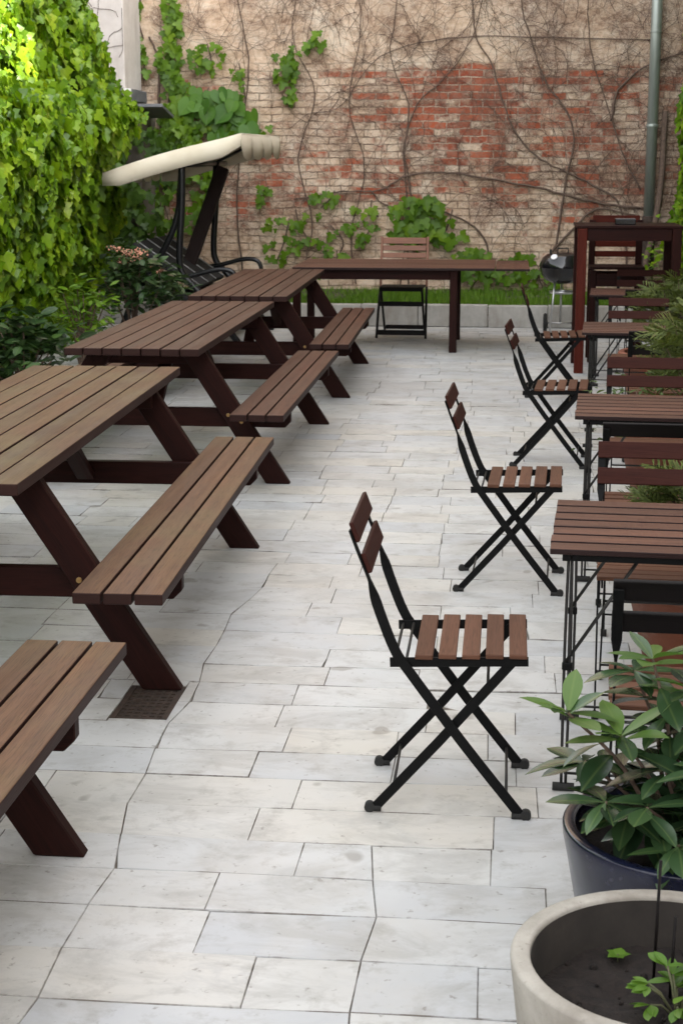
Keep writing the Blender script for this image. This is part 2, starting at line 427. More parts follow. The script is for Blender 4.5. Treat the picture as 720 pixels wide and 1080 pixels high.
# ------------------------------------------------------------------- ground
g = MB(); g.box((0, 0, -.14), (400, 400, .04)); g.build('ground', M['earth'], kind='structure')
j = MB(); j.box((-1.3, 6.3, -.0525), (7.1, 20.7, .088)); j.build('paving_bed', M['joint'], kind='structure')
DRX0, DRX1, DRY0, DRY1 = -1.215, -1.03, 4.72, 5.04
pv = MB(); EDGE = []
y = -3.0; row = 0; yend = 16.655
def clip(poly, ax, lim, keep_low):
    """cut a polygon of (x, y) at x or y = lim"""
    out = []
    for p, q in zip(poly, poly[1:]+poly[:1]):
        pi = (p[ax] <= lim) == keep_low; qi = (q[ax] <= lim) == keep_low
        if pi: out.append(p)
        if pi != qi:
            t = (lim-p[ax])/(q[ax]-p[ax]); out.append((p[0]+(q[0]-p[0])*t, p[1]+(q[1]-p[1])*t))
    return out
def paver(ring, tone=0):
    if len(ring) < 3: return
    xs_ = [p[0] for p in ring]; ys_ = [p[1] for p in ring]
    x0, x1, y0, y1 = min(xs_), max(xs_), min(ys_), max(ys_)
    if x1-x0 < .012 or y1-y0 < .012: return
    if x1 > DRX0+.001 and x0 < DRX1-.001 and y1 > DRY0+.001 and y0 < DRY1-.001:      # cut round the drain
        paver(clip(ring, 0, DRX0, True)); paver(clip(ring, 0, DRX1, False))
        midp = clip(clip(ring, 0, DRX0, False), 0, DRX1, True) if ring else []
        if midp: paver(clip(midp, 1, DRY0, True)); paver(clip(midp, 1, DRY1, False))
        return
    z = R.uniform(-.0012, .0012); tx, ty = R.uniform(-.0014, .0014), R.uniform(-.0014, .0014)
    b = len(pv.v); m = Vector(((x0+x1)/2, (y0+y1)/2)); ring = [Vector(p) for p in ring]
    k = len(ring); e = .0017
    for lev, ins, zz in ((0, 0, -.021), (1, 0, -.0022), (2, e, 0)):
        for p in ring:
            q = p+Vector((math.copysign(ins, m.x-p.x), math.copysign(ins, m.y-p.y)))
            pv.v.append((q.x, q.y, zz+(z+tx*(q.x-m.x)/.2+ty*(q.y-m.y)/.1 if lev else 0)))
    for l in (0, 1):
        for i in range(k):
            n = (i+1) % k; pv.face((b+l*k+i, b+l*k+n, b+l*k+k+n, b+l*k+k+i), [(0, 0)]*4); EDGE.append(len(pv.f)-1)
    pv.face([b+2*k+i for i in range(k)], [(0, 0)]*k)
def seam_x(k, y):
    return -4.58+.72*k+.035*math.sin(y*1.3+k*2.1)+.016*math.sin(y*4.3+k)+.012*math.sin(y*9.7+2*k)
def row_y(i, x): return .0035*math.sin(x*2.1+i*1.3)+.0025*math.sin(x*5.3+i*2.9)
while y < yend-.02:
    h = R.choice((.2, .205, .21, .215))
    y1 = min(y+h, yend)
    if yend-y1 < .05: y1 = yend
    js = []                                                     # (x at the near edge, x at the far edge, gap)
    k = 0
    while seam_x(k, y) < 2.05:
        cont = (k == 5 and y < 6.6) or (k == 6 and y < 3.8)                                      # two seams run on as long wandering cracks
        if cont: js.append((seam_x(k, y), seam_x(k, y1), .0005))
        elif R.random() < .74:
            q = seam_x(k, y)+R.uniform(-.03, .03); js.append((q, q+R.uniform(-.003, .003), .0003))
        if R.random() < .92:
            q = seam_x(k, y)+.72*R.uniform(.36, .64); js.append((q, q+R.uniform(-.003, .003), .0003))
        k += 1
    js = [(-4.78, -4.78, 0)]+sorted(j_ for j_ in js if -4.7 < j_[0] < 2.0)
    cl = [js[0]]
    for j_ in js[1:]:
        if j_[0]-cl[-1][0] > .17 or j_[2] > .0008: cl.append(j_)
    cl.append((2.1, 2.1, 0))
    for a, c in zip(cl, cl[1:]):
        n = max(2, int((c[0]-a[0])/.12)); ga, gc = a[2], c[2]; ring = []
        gy = .0005
        lo = [(a[0]+ga+(c[0]-gc-a[0]-ga)*i/n) for i in range(n+1)]; hi = [(a[1]+ga+(c[1]-gc-a[1]-ga)*i/n) for i in range(n+1)]
        jt = lambda: R.uniform(-.0008, .0008)
        ring = [(x, y+row_y(row, x)+gy+jt()) for x in lo]
        xm = (c[0]+c[1])/2-gc; ring.append((xm+(.006*math.sin(37*y)+.006*math.sin(151*y))*(gc > .0008), (y+y1)/2))
        ring += [(x, (y1+row_y(row+1, x)-gy+jt()) if y1 < yend else y1) for x in reversed(hi)]
        xm = (a[0]+a[1])/2+ga; ring.append((xm+(.006*math.sin(37*y)+.006*math.sin(151*y))*(ga > .0008), (y+y1)/2))
        # a broken corner here and there
        if R.random() < .14:
            q = R.choice((0, n)); p = ring[q]
            ring[q] = (p[0]+(.006 if q == 0 else -.006), p[1]+.005)
        paver(ring)
    y = y1; row += 1
pvo = pv.build('paving', M['marble'], kind='structure')
pvo.data.materials.append(M['marble_edge'])
for i in EDGE: pvo.data.polygons[i].material_index = 1

# iron drain grate in its stone frame
dr = empty('drain_cover', ((DRX0+DRX1)/2, (DRY0+DRY1)/2, 0), 0, 'small square rusty drain grate sunk in the pale paving beside a picnic table leg', 'drain cover')
w2, h2 = (DRX1-DRX0)/2, (DRY1-DRY0)/2
f = MB()
for s in (-1, 1):
    f.box((s*(w2-.011), 0, -.008), (.02, 2*h2-.002, .016)); f.box((0, s*(h2-.011), -.0085), (2*w2-.045, .02, .016))
f.build('frame', M['iron'], dr, .002)
f = MB()
f.box((0, 0, -.0065), (2*w2-.044, 2*h2-.044, .003))
for i in range(9):
    f.box((0, -h2+.035+i*(2*h2-.07)/8, -.003), (2*w2-.045, .012, .0036))
for i in range(5):
    f.box((-w2+.04+i*(2*w2-.08)/4, 0, -.0034), (.008, 2*h2-.045, .0032))
f.build('grate', M['iron'], dr)

# kerb, lawn
ks = MB(); x = -4.75; i = 0
while x < 2.09:
    x1 = min(x+R.uniform(.58, .72), 2.1)
    ks.box(((x+x1)/2, 16.725+R.uniform(-.004, .004), .1125+R.uniform(-.003, .003)), (x1-x-.006, .13, .225), grain=0)
    x = x1; i += 1
tag(ks.build('kerb', M['kerb'], bevel=.008, seg=2), kind='structure')
ls = MB(); nx, ny = 60, 16; b = 0
for iy in range(ny+1):
    for ix in range(nx+1):
        X = -4.75+6.85*ix/nx; Y = 16.79+1.61*iy/ny
        ls.v.append((X, Y, .19+.05*iy/ny+.02*mnoise.noise((X*1.5, Y*1.5, 0))))
for iy in range(ny):
    for ix in range(nx):
        q = iy*(nx+1)+ix; ls.face((q, q+1, q+nx+2, q+nx+1), [(0, 0)]*4, True)
ls.build('lawn_soil', M['earth'], kind='structure')
gr = MB()
for _ in range(26000):
    X = R.uniform(-4.7, 2.08); Y = R.uniform(16.80, 18.33)
    d = mnoise.noise((X*1.1, Y*1.4, 3.3))
    if d < -.25 and R.random() < .75: continue
    if Y > 17.9 and R.random() < (Y-17.9)*1.6: continue
    z = .185+.05*(Y-16.79)/1.61; h = R.uniform(.035, .085)*(1+.4*d); a = R.uniform(0, 6.28); l = R.uniform(.0, .045); w = .0045
    b = len(gr.v); ca, sa = math.cos(a), math.sin(a)
    gr.v += [(X-sa*w, Y+ca*w, z), (X+sa*w, Y-ca*w, z), (X+ca*l, Y+sa*l, z+h)]
    gr.face((b, b+1, b+2), [(0, .5), (0, -.5), (1, .3)])
tag(gr.build('grass', M['grass']), kind='stuff')

# -------------------------------------------------------------------- walls
def wall(name, c, size, mat, label, cat='wall'):
    o = MB().box((0, 0, 0), size).build(name, mat); o.location = c
    return tag(o, label, cat)
bw = MB().box((-1.3, 18.55, 5.5), (7.1, .3, 11.1)).build('brick_wall', M['brick'])  # unseen upper part raised to cut skylight on the far paving
tag(bw, 'old red brick wall with peeling pale render closing the far end of the courtyard', 'wall')
wall('garden_wall', (-4.40, 6.2, 1.7), (.3, 18.6, 3.4), M['roughwall'], 'rendered side wall hidden under the bright green ivy on the left')
wall('nook_wall', (-4.9, 16.95, 2.4), (.25, 2.9, 4.8), M['roughwall'], 'dark rendered wall behind the garden swing')
wall('right_shade_wall', (2.27, 14.25, 5.0), (.3, 8.3, 10.0), M['roughwall'], 'dark wall on the right, ivy near the drainpipe, unseen height added for shade', 'building wall')  # unseen upper height added so it shades the courtyard
wall('right_shade_wall', (2.27, 1.0, 3.55), (.3, 18.18, 7.1), M['plaster'], 'unseen pale wall on the right, height stepped to shade the courtyard', 'building wall')  # unseen stretch, its lower height lets a sun patch reach the ivy
# rendered pier with its slate ledge in the back left corner
pr = empty('wall_pier', (-4.52, 17.9, 0), 0, 'white rendered pier with grey ledges in the back left corner', 'pier')
MB().box((.07, 0, 3.7), (.7, .8, 2.54)).build('shaft', M['plaster'], pr, .01)
MB().box((.10, -.02, 2.36), (.76, .84, .13)).build('ledge', M['slate'], pr, .01)
MB().box((.16, 0, 1.1), (.82, .76, 2.2)).build('base', M['roughwall'], pr, .01)
sl = MB().box((.58, -.15, 2.2), (.5, .6, .035), Matrix.Rotation(rad(-10), 3, 'X')); sl.build('slate_shelf', M['slate'], pr, .004)
pt_ = MB()
for k in range(16):
    x = R.uniform(-.2, .38); z = R.uniform(2.5, 3.6); a = R.uniform(.3, 2.6); pts = []
    for i in range(R.randint(5, 12)):
        pts.append((max(-.27, min(.41, x)), -.405-R.uniform(0, .008), z)); a += R.gauss(0, .35); x += math.cos(a)*.06; z += math.sin(a)*.06
    pt_.tube(pts, .0028, 4, False)
tag(pt_.build('twigs', M['twig'], pr), kind='stuff')
MB().tube([(.45, -.44, 2.30), (.45, -.44, 2.43)], .045, 12).build('lamp_cap', M['white'], pr)

dp = empty('drainpipe', (1.545, 18.28, 0), 0, 'grey green metal drainpipe running down the brick wall on the right', 'drainpipe')
MB().tube([(0, 0, 1.06), (0, 0, 5.2)], .058, 20).build('pipe', M['pipe'], dp)
MB().lathe([(.058, 2.02), (.066, 2.025), (.066, 2.06), (.058, 2.065)], n=20).build('collar', M['pipe'], dp)
MB().lathe([(.058, 3.02), (.064, 3.025), (.064, 3.03), (.058, 3.035)], n=20).build('collar', M['pipe'], dp)
MB().lathe([(.07, .15), (.075, .2), (.075, 1.03), (.068, 1.07), (.056, 1.08)], n=20).build('boot', M['iron'], dp)
br = MB(); br.box((0, .06, 2.045), (.03, .12, .03)); br.build('bracket', M['iron'], dp)

# dry creeper stems all over the brick wall
WY = 18.385
dc = empty('dry_creeper', (0, WY, 0), 0, 'bare brown creeper stems branching all over the brick wall', 'creeper')
STEMS = [([(-.40, .25), (-.2, .62), (-.37, .94), (-.79, 1.14), (-1.33, 1.17), (-1.54, 1.35)], .022),
 ([(1.35, .3), (1.25, 1.15), (.93, 1.41), (.67, 1.54), (.35, 1.69), (.08, 1.95), (-.06, 2.27), (-.22, 2.73), (-.38, 2.98), (-.44, 3.4), (-.5, 4.2)], .02),
 ([(.5, .25), (.59, 1.15), (.64, 1.51), (.71, 1.92), (.59, 2.25), (.38, 2.52), (.21, 2.97), (.1, 3.37), (0, 4.3)], .021),
 ([(1.51, 1.15), (.94, 1.23), (.41, 1.36), (-.11, 1.46), (-.64, 1.54), (-1.12, 1.51), (-1.43, 1.35), (-1.86, 1.33), (-2.4, 1.25)], .022),
 ([(.3, .3), (.45, .6), (.69, .89), (.99, 1.15), (1.3, 1.1), (1.46, 1.07)], .028),
 ([(1.1, 2.1), (1.17, 2.42), (1.45, 2.67), (1.85, 2.82)], .024),
 ([(-3.95, .25), (-3.89, 1.56), (-3.92, 2.29), (-3.91, 2.7), (-3.95, 2.9), (-4.02, 3.02)], .035),
 ([(-1.1, .3), (-1.14, 1.46), (-1.17, 1.77), (-1.02, 2.28), (-.71, 2.58), (-.43, 2.98), (-.3, 3.5)], .014),
 ([(-1.2, .3), (-1.09, 1.3), (-1.16, 1.77), (-1.12, 2.28), (-1.32, 2.78), (-1.26, 3.38), (-1.3, 4.3)], .015),
 ([(1.46, 1.36), (1.23, 1.77), (1.06, 2.27), (.88, 2.77), (.81, 3.36), (.8, 4)], .014),
 ([(1.54, 2.95), (.21, 2.99), (-.71, 2.98), (-1.44, 2.79), (-1.86, 2.28), (-2.18, 2.18)], .011),
 ([(-3.0, .4), (-3.05, 1.3), (-2.95, 2.18), (-2.9, 2.79), (-3.02, 3.4), (-3.1, 4)], .016),
 ([(-3.7, .3), (-3.72, 1.2), (-3.81, 2.18), (-3.75, 2.8), (-3.76, 3.41), (-3.7, 4)], .024),
 ([(-2.3, .4), (-2.2, 1.0), (-2.35, 1.7), (-2.15, 2.4), (-2.4, 3.0), (-2.3, 3.8)], .014),
 ([(-1.7, .3), (-1.75, .9), (-1.6, 1.6), (-1.78, 2.3), (-1.65, 3.1), (-1.75, 3.9)], .012)]
for pts, r in STEMS:
    p3 = smooth_path([(x, -r*.6-.004*R.random(), z) for x, z in pts], 5)
    p3 = [Vector((p.x+R.uniform(-.008, .008), p.y, p.z+R.uniform(-.008, .008))) for p in p3]
    n = len(p3); rr = [.58*r*(1-.45*i/n)*R.uniform(.85, 1.15) for i in range(n)]
    MB().tube(p3, rr, 7).build('stem', M['bark'], dc)
tw = MB()
def twig(x, z, a, r, step, n, depth):
    pts = []; 
    for i in range(n):
        pts.append((x, -.004-r-R.uniform(0, .012), z)); a += R.gauss(0, .33); a += .04*(math.pi/2-a) if depth == 0 else 0
        x += math.cos(a)*step; z += math.sin(a)*step
        if depth < 2 and R.random() < .24: twig(x, z, a+R.choice((-1, 1))*R.uniform(.5, 1.3), r*.65, step*.8, max(3, int(n*.6)), depth+1)
        if z > 4.2 or z < .2 or x > 2.0 or x < -4: break
    if len(pts) > 1: tw.tube(pts, [r*(1-.5*i/len(pts)) for i in range(len(pts))], 4, False)
for pts, r in STEMS:
    for k in range(8):
        i = R.randrange(len(pts)-1); t = R.random(); x = pts[i][0]+t*(pts[i+1][0]-pts[i][0]); z = pts[i][1]+t*(pts[i+1][1]-pts[i][1])
        twig(x, z, R.uniform(0, math.pi), .0026, .075, R.randint(8, 20), 0)
for k in range(105): twig(R.uniform(-3.6, 2.0), R.uniform(.3, 3.6), R.uniform(.2, 2.9), R.uniform(.0015, .0031), .07, R.randint(8, 22), 0)
for k in range(60): twig(R.uniform(-3.6, 2.0), R.uniform(2.5, 3.7), R.uniform(-.4, 3.5), R.uniform(.0016, .0031), .07, R.randint(8, 22), 0)
tag(tw.build('twigs', M['twig'], dc), kind='stuff')

# pale trunk of an old vine beside the drainpipe
vt = MB().tube(smooth_path([(1.62, 18.1, .2), (1.52, 18.1, .55), (1.58, 18.15, .85), (1.66, 18.25, 1.4), (1.68, 18.33, 2.2)]), .034, 9).build('vine_trunk', M['bark'])
tag(vt, 'pale bare vine trunk climbing the wall beside the foot of the drainpipe', 'trunk')

# -------------------------------------------------------------- green leaves
def leaf_on_wall(mb, x, z, y, size, kind='vine', lift=.05):
    n = Vector((R.gauss(0, .35), -1, R.gauss(.35, .3)))
    tip = Vector((R.gauss(0, .5), -.25, -1+R.gauss(0, .3)))
    mb.leaf((x, y-R.uniform(.01, lift), z), tip, n, size, kind)
def creeper_patch(label, shape, count, size, mat='creeper', kind='vine', y=WY, lift=.14, cat='creeper', name='green_creeper'):
    """shape: list of (x, z, rx, rz) blobs"""
    x0 = sum(s[0] for s in shape)/len(shape); z0 = min(s[1]-s[3] for s in shape)
    o = empty(name, (x0, y, z0), 0, label, cat, 'green creeper growing on the brick wall')
    lf = MB(); tot = sum(s[2]*s[3] for s in shape)
    for (cx, cz, rx, rz) in shape:
        MB().tube(smooth_path([(cx-x0+R.uniform(-.6, .6)*rx, -.015, cz-z0-rz), (cx-x0+R.uniform(-.4, .4)*rx, -.02, cz-z0), (cx-x0+R.uniform(-.6, .6)*rx, -.02, cz-z0+rz*.9)]), .008, 6).build('stem', M['bark'], o)
        for _ in range(int(count*rx*rz/tot)):
            a = R.uniform(0, 6.283); q = math.sqrt(R.random())
            x = cx+rx*q*math.cos(a); z = cz+rz*q*math.sin(a)
            if mnoise.noise((x*3.1, z*3.1, 1.7)) < -.18 and R.random() < .8: continue
            leaf_on_wall(lf, x-x0, z-z0, 0, size*R.uniform(.55, 1.15), kind, lift)
    lf.build('foliage', M[mat], o)
    return o
creeper_patch('narrow strand of leaves climbing straight up past the white pier', [(-3.75, 3.2, .1, .32), (-3.78, 2.75, .13, .3), (-3.72, 2.4, .15, .25)], 190, .11)
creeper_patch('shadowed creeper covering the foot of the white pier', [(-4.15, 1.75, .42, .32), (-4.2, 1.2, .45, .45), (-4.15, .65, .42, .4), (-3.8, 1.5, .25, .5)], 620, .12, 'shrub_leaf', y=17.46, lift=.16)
creeper_patch('few bright leaves at the right edge of the white pier', [(-4.12, 3.25, .07, .25), (-4.1, 2.75, .08, .2)], 60, .10)
creeper_patch('dense shadowy creeper on the wall behind the swing canopy', [(-3.65, 1.95, .45, .4), (-3.75, 1.35, .45, .55), (-3.3, 1.85, .3, .3), (-4.2, 1.3, .35, .6)], 520, .13, y=18.3)
creeper_patch('small hanging tuft of creeper high on the bricks right of the swing', [(-2.5, 2.75, .17, .22), (-2.42, 2.5, .1, .2), (-2.15, 3.0, .12, .12)], 75, .11)
creeper_patch('large heart shaped leaves just above the swing canopy', [(-3.3, 2.2, .33, .3), (-3.0, 2.1, .18, .2)], 75, .21, 'heart', 'heart', cat='climbing plant', name='climbing_plant', lift=.22)
creeper_patch('scattered creeper leaves high between swing canopy and brick', [(-3.35, 2.78, .22, .18), (-2.75, 1.95, .2, .16), (-3.0, 2.55, .1, .2)], 60, .10)
creeper_patch('largest bright clump of creeper behind the wooden folding chair', [(-.95, 1.1, .36, .2), (-.72, .98, .3, .18), (-1.1, .9, .2, .16)], 105, .14, lift=.2)
creeper_patch('loose low creeper between the swing and the far table', [(-2.55, .8, .3, .26), (-2.25, .95, .22, .2), (-1.85, .78, .3, .2), (-1.6, .92, .2, .12), (-2.0, .55, .3, .14)], 85, .10)
creeper_patch('low creeper along the wall behind the right end of the far table', [(-.4, .55, .28, .17), (-.05, .44, .26, .14), (.2, .5, .2, .16), (.42, .4, .25, .13)], 85, .12, lift=.2)
creeper_patch('sparse creeper leaves half way up beside the bare stems', [(-2.0, 1.25, .2, .1), (-1.55, 1.15, .18, .1), (-2.75, 1.3, .15, .1)], 34, .10)

# the big ivy covered wall on the left: bulges out, leaves hang like shingles
def ivy_out(y, z):
    prof = [(0, .15), (.45, .32), (.96, .55), (1.4, .66), (1.85, .74), (2.12, .70), (2.36, .46), (2.55, .40), (2.9, .29), (3.3, .18), (3.7, .12)]
    for (z0, t0), (z1, t1) in zip(prof, prof[1:]):
        if z <= z1:
            t = t0+(t1-t0)*(max(z, z0)-z0)/(z1-z0); break
    else: t = .1
    if y > 13.2 and z < 2.0: t *= 1-.30*min(1, (y-13.2)/.8)*min(1, (2.0-z)/.25)
    return t*(1+.18*mnoise.noise((y*1.3, z*1.3, 5.)))+.09*mnoise.noise((y*2.6, z*2.6, 9.))
IY = 12.0
iv = empty('ivy', (-4.25, IY, 0), 0, 'huge bright green ivy hanging like a curtain over the left wall', 'ivy')
lf = MB(); dp_ = MB()
def ivy_leaf(mb, y, z, depth, size):
    o = ivy_out(y, z)
    dz = (ivy_out(y, z+.05)-o)/.05; dy = (ivy_out(y+.05, z)-o)/.05
    n = Vector((1, -dy*.5-.25, -dz*.5+.55)).normalized()
    n = (n+Vector((R.gauss(0, .5), R.gauss(0, .5), R.gauss(0, .5)))).normalized()
    tip = Vector((.42+R.gauss(0, .2), R.gauss(-.05, .45), -1))
    mb.leaf((o-depth, y-IY, z), tip, n, size, 'vine')
for _ in range(19000):
    y = R.uniform(10.3, 15.6); z = R.uniform(.1, 3.5)
    if mnoise.noise((y*2.6, z*2.3, 2.)) < -.22 and R.random() < .85: continue
    ivy_leaf(lf, y, z, R.uniform(-.09, .12), R.choice((R.uniform(.045, .08), R.uniform(.06, .10), R.uniform(.08, .135))))
for _ in range(3200):
    y = R.uniform(3, 10.4); z = R.uniform(.3, 3.5); ivy_leaf(lf, y, z, R.uniform(-.05, .1), R.uniform(.11, .18))
for _ in range(4200):
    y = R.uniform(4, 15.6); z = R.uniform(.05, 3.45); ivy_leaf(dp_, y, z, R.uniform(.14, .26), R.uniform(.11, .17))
for _ in range(900):      # the end of the wall
    z = R.uniform(.2, 3.45); o = ivy_out(15.6, z)*math.sqrt(R.random())
    lf.leaf((o, 15.6+R.uniform(-.05, .12)-IY, z), (R.gauss(.2, .3), R.gauss(0, .3), -1), (.7, .3, .5), R.uniform(.08, .14), 'vine')
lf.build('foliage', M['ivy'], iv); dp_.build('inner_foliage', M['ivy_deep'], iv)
for k in range(34):
    y = R.uniform(5, 15.5); pts = []; z = .0
    while z < 3.4:
        pts.append((max(.02, ivy_out(y, z)-.2), y-IY, z)); y += R.gauss(0, .06); z += .2
    MB().tube(pts, R.uniform(.006, .014), 5).build('stem', M['bark'], iv)

# ivy on the right wall and the bright bush by the bar
iv = empty('ivy', (2.1, 16.5, 0), 0, 'narrow curtain of ivy at the right edge beside the drainpipe', 'ivy')
lf = MB()
for _ in range(2600):
    y = R.uniform(14.6, 18.3); z = R.uniform(.3, 3.7); t = .20+.09*mnoise.noise((y*2, z*2, 4))+(.08 if z < 1.3 else 0)
    lf.leaf((-t+R.uniform(-.05, .05), y-16.5, z), (-.3+R.gauss(0, .2), R.gauss(0, .4), -1), (-1, R.gauss(-.3, .3), R.gauss(.3, .3)), R.uniform(.08, .14), 'vine')
lf.build('foliage', M['ivy'], iv)
for k in range(9):
    y0 = R.uniform(14.8, 18.2); MB().tube([(-.04, y0-16.5+R.gauss(0, .05), z*.4) for z in range(9)], .01, 5).build('stem', M['bark'], iv)

def bush(name, loc, rx, ry, h, count, size, mat, label, kind='lance', cat='shrub', blossoms=0, lowest=.1, stems=9, group=None):
    o = empty(name, loc, 0, label, cat, group)
    lf = MB(); st = MB(); tips = []
    for k in range(stems*4):
        a = R.uniform(0, 6.283); q = R.uniform(.25, 1); top = h*(lowest+(1-lowest)*math.sqrt(R.uniform(.1, 1))*(1-.35*q*q))
        e = Vector((rx*q*math.cos(a), ry*q*math.sin(a), top)); tips.append(e)
        if k < stems*2: st.tube(smooth_path([(R.gauss(0, .03), R.gauss(0, .03), 0), (e.x*.4, e.y*.4, e.z*.55), tuple(e)]), [.009]*5+[.006]*3+[.003], 5)
    for e in tips:
        m = max(3, count//len(tips))
        for i in range(m):
            p = e+Vector((R.gauss(0, .075), R.gauss(0, .075), R.gauss(-.02, .065)))
            a = R.uniform(0, 6.283)
            lf.leaf(p, (math.cos(a), math.sin(a), R.uniform(-.5, .6)), (R.gauss(0, .4), R.gauss(0, .4), 1), size*R.uniform(.6, 1.2), kind)
    st.build('stem', M['bark'], o); lf.build('foliage', M[mat], o)
    if blossoms:
        hi = sorted(tips, key=lambda e: -(e.z-.5*e.y+.3*e.x))[:blossoms]
        for e in hi:
            fb = MB()
            for i in range(26):
                c = Vector((R.gauss(0, .026), R.gauss(0, .026), R.gauss(.03, .014))); s = R.uniform(.006, .011)
                fb.lathe([(.0005, -s), (s*.8, -s*.5), (s, 0), (s*.7, s*.6), (.0005, s)], tuple(e+c), 5)
            fb.build('blossom', M['blossom'], o)
    return o
bush('flowering_shrub', (-3.1, 13.35, .0), .42, .36, 1.0, 680, .12, 'shrub', 'dark shrub with pinkish flower heads between the ivy and the swing', 'broad', blossoms=6)
bush('shrub', (-3.32, 12.5, 0), .26, .3, .78, 420, .10, 'creeper', 'light green shrub with thin upright leaves beside the dark flowering shrub', 'lance')
bush('shrub', (-3.38, 11.05, .0), .30, .45, .66, 420, .15, 'shrub', 'broad leaved shrub at the left edge behind the bleached picnic tabletop', 'broad')
bush('shrub', (1.72, 15.3, .0), .3, .55, 1.35, 700, .11, 'ivy', 'bright green bush at the right edge behind the bar table', 'broad')

# ----------------------------------------------------------- picnic tables
def make_picnic():
    root = empty('picnic_table', cat='picnic table')
    W, L, H, T = .70, 2.757, .767, .038
    m = MB(); pw = (W-6*.007)/7
    for i in range(7):
        m.box((-W/2+pw/2+i*(pw+.007), R.uniform(-.003, .003), H-T/2+R.uniform(-.0012, .0012)), (pw, L, T))
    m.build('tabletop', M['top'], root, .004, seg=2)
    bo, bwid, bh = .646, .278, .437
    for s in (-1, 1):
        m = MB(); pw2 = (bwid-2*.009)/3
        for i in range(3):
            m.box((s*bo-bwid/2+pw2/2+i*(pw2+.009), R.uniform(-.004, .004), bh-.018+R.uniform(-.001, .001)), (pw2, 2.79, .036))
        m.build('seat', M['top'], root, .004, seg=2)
    for e in (-1, 1):                       # the two end frames
        y = e*.985
        for s in (-1, 1):
            m = MB()                        # splayed leg, cut level at both ends
            xa, za, xb, zb = .235, H-T-.002, .70, 0.0
            hw = .066; b = len(m.v); t = .046
            q = [(s*(xa-hw), za), (s*(xa+hw), za), (s*(xb+hw), zb), (s*(xb-hw), zb)]
            if s < 0: q = q[::-1]
            for yy in (y-t/2, y+t/2):
                for X, Z in q: m.v.append((X, yy, Z))
            uvq = [(0, 0), (0, .13), (.9, .13), (.9, 0)]
            m.face((b, b+1, b+2, b+3), uvq); m.face((b+7, b+6, b+5, b+4), uvq[::-1])
            for i in range(4):
                k = (i+1) % 4; m.face((b+k, b+i, b+4+i, b+4+k), [(0, 0), (.9, 0), (.9, .05), (0, .05)])
            lg = m.build('leg', M['mahogany'], root, .004)
            for (zz, off) in ((.372, -.028), (.335, .02)):
                X = s*(xa+(xb-xa)*(1-zz/za)+off); bm = MB()
                yb = y+e*(t/2)
                bm.tube([(X, yb-e*.002, zz), (X, yb+e*.006, zz)], [.011, .009], 10); bm.build('bolt', M['brass'], lg)
        yi = y-e*.046
        m = MB()                            # beam that carries both seats, ends clipped
        b = 0; z0, z1, xe = .30, .40, .765; t = .044
        q = [(-xe, z1), (-xe, z0+.03), (-xe+.03, z0), (xe-.03, z0), (xe, z0+.03), (xe, z1)]
        for yy in (yi-t/2, yi+t/2):
            for X, Z in q: m.v.append((X, yy, Z))
        n = 6; uv6 = [(X, Z) for X, Z in q]
        m.face(range(n), uv6); m.face([n+i for i in range(n)][::-1], uv6[::-1])
        for i in range(n):
            k = (i+1) % n; m.face((k, i, n+i, n+k), [(q[k][0], 0), (q[i][0], 0), (q[i][0], .044), (q[k][0], .044)])
        m.build('seat_beam', M['mahogany'], root, .003)
        MB().box((0, yi, H-T-.047), (.60, .042, .088)).build('top_beam', M['mahogany'], root, .003)
        MB().bar((0, yi-e*.03, .335), (0, e*.36, H-T-.03), .075, .036).build('brace', M['mahogany'], root, .003)
    MB().box((0, 0, H-T-.022), (.58, .07, .038)).build('cleat', M['mahogany'], root, .003)
    return root
PG = 'picnic tables in a row along the left'
pt = make_picnic()
place(pt, (-1.79, 2.73, 0), 0, 'nearest picnic table, only the end of its bench in view at the lower left', PG)
place(copy_tree(pt), (-1.824, 5.99, 0), rad(1.2), 'weathered picnic table beside the drain grate, its top cut by the left edge', PG)
for o in list(bpy.data.objects):
    if o.name.split('.')[0] in ('tabletop', 'seat') and o.parent and o.parent.name.startswith('picnic_table'): o.data.materials[0] = M['bleached']
def darker(o):
    for k in ALLKIDS(o):
        if k.name.startswith(('tabletop', 'seat')) and 'beam' not in k.name:
            k.data = k.data.copy(); k.data.materials[0] = M['top']
    return o
place(copy_tree(pt), (-1.90, 9.44, 0), rad(.1), 'picnic table below the leafy shrubs, third from the viewer', PG)
place(copy_tree(pt), (-1.893, 12.60, 0), rad(.9), 'farthest picnic table, standing in front of the garden swing', PG)
for o in list(bpy.data.objects):
    if o.name in ('picnic_table.002', 'picnic_table.003'): darker(o)

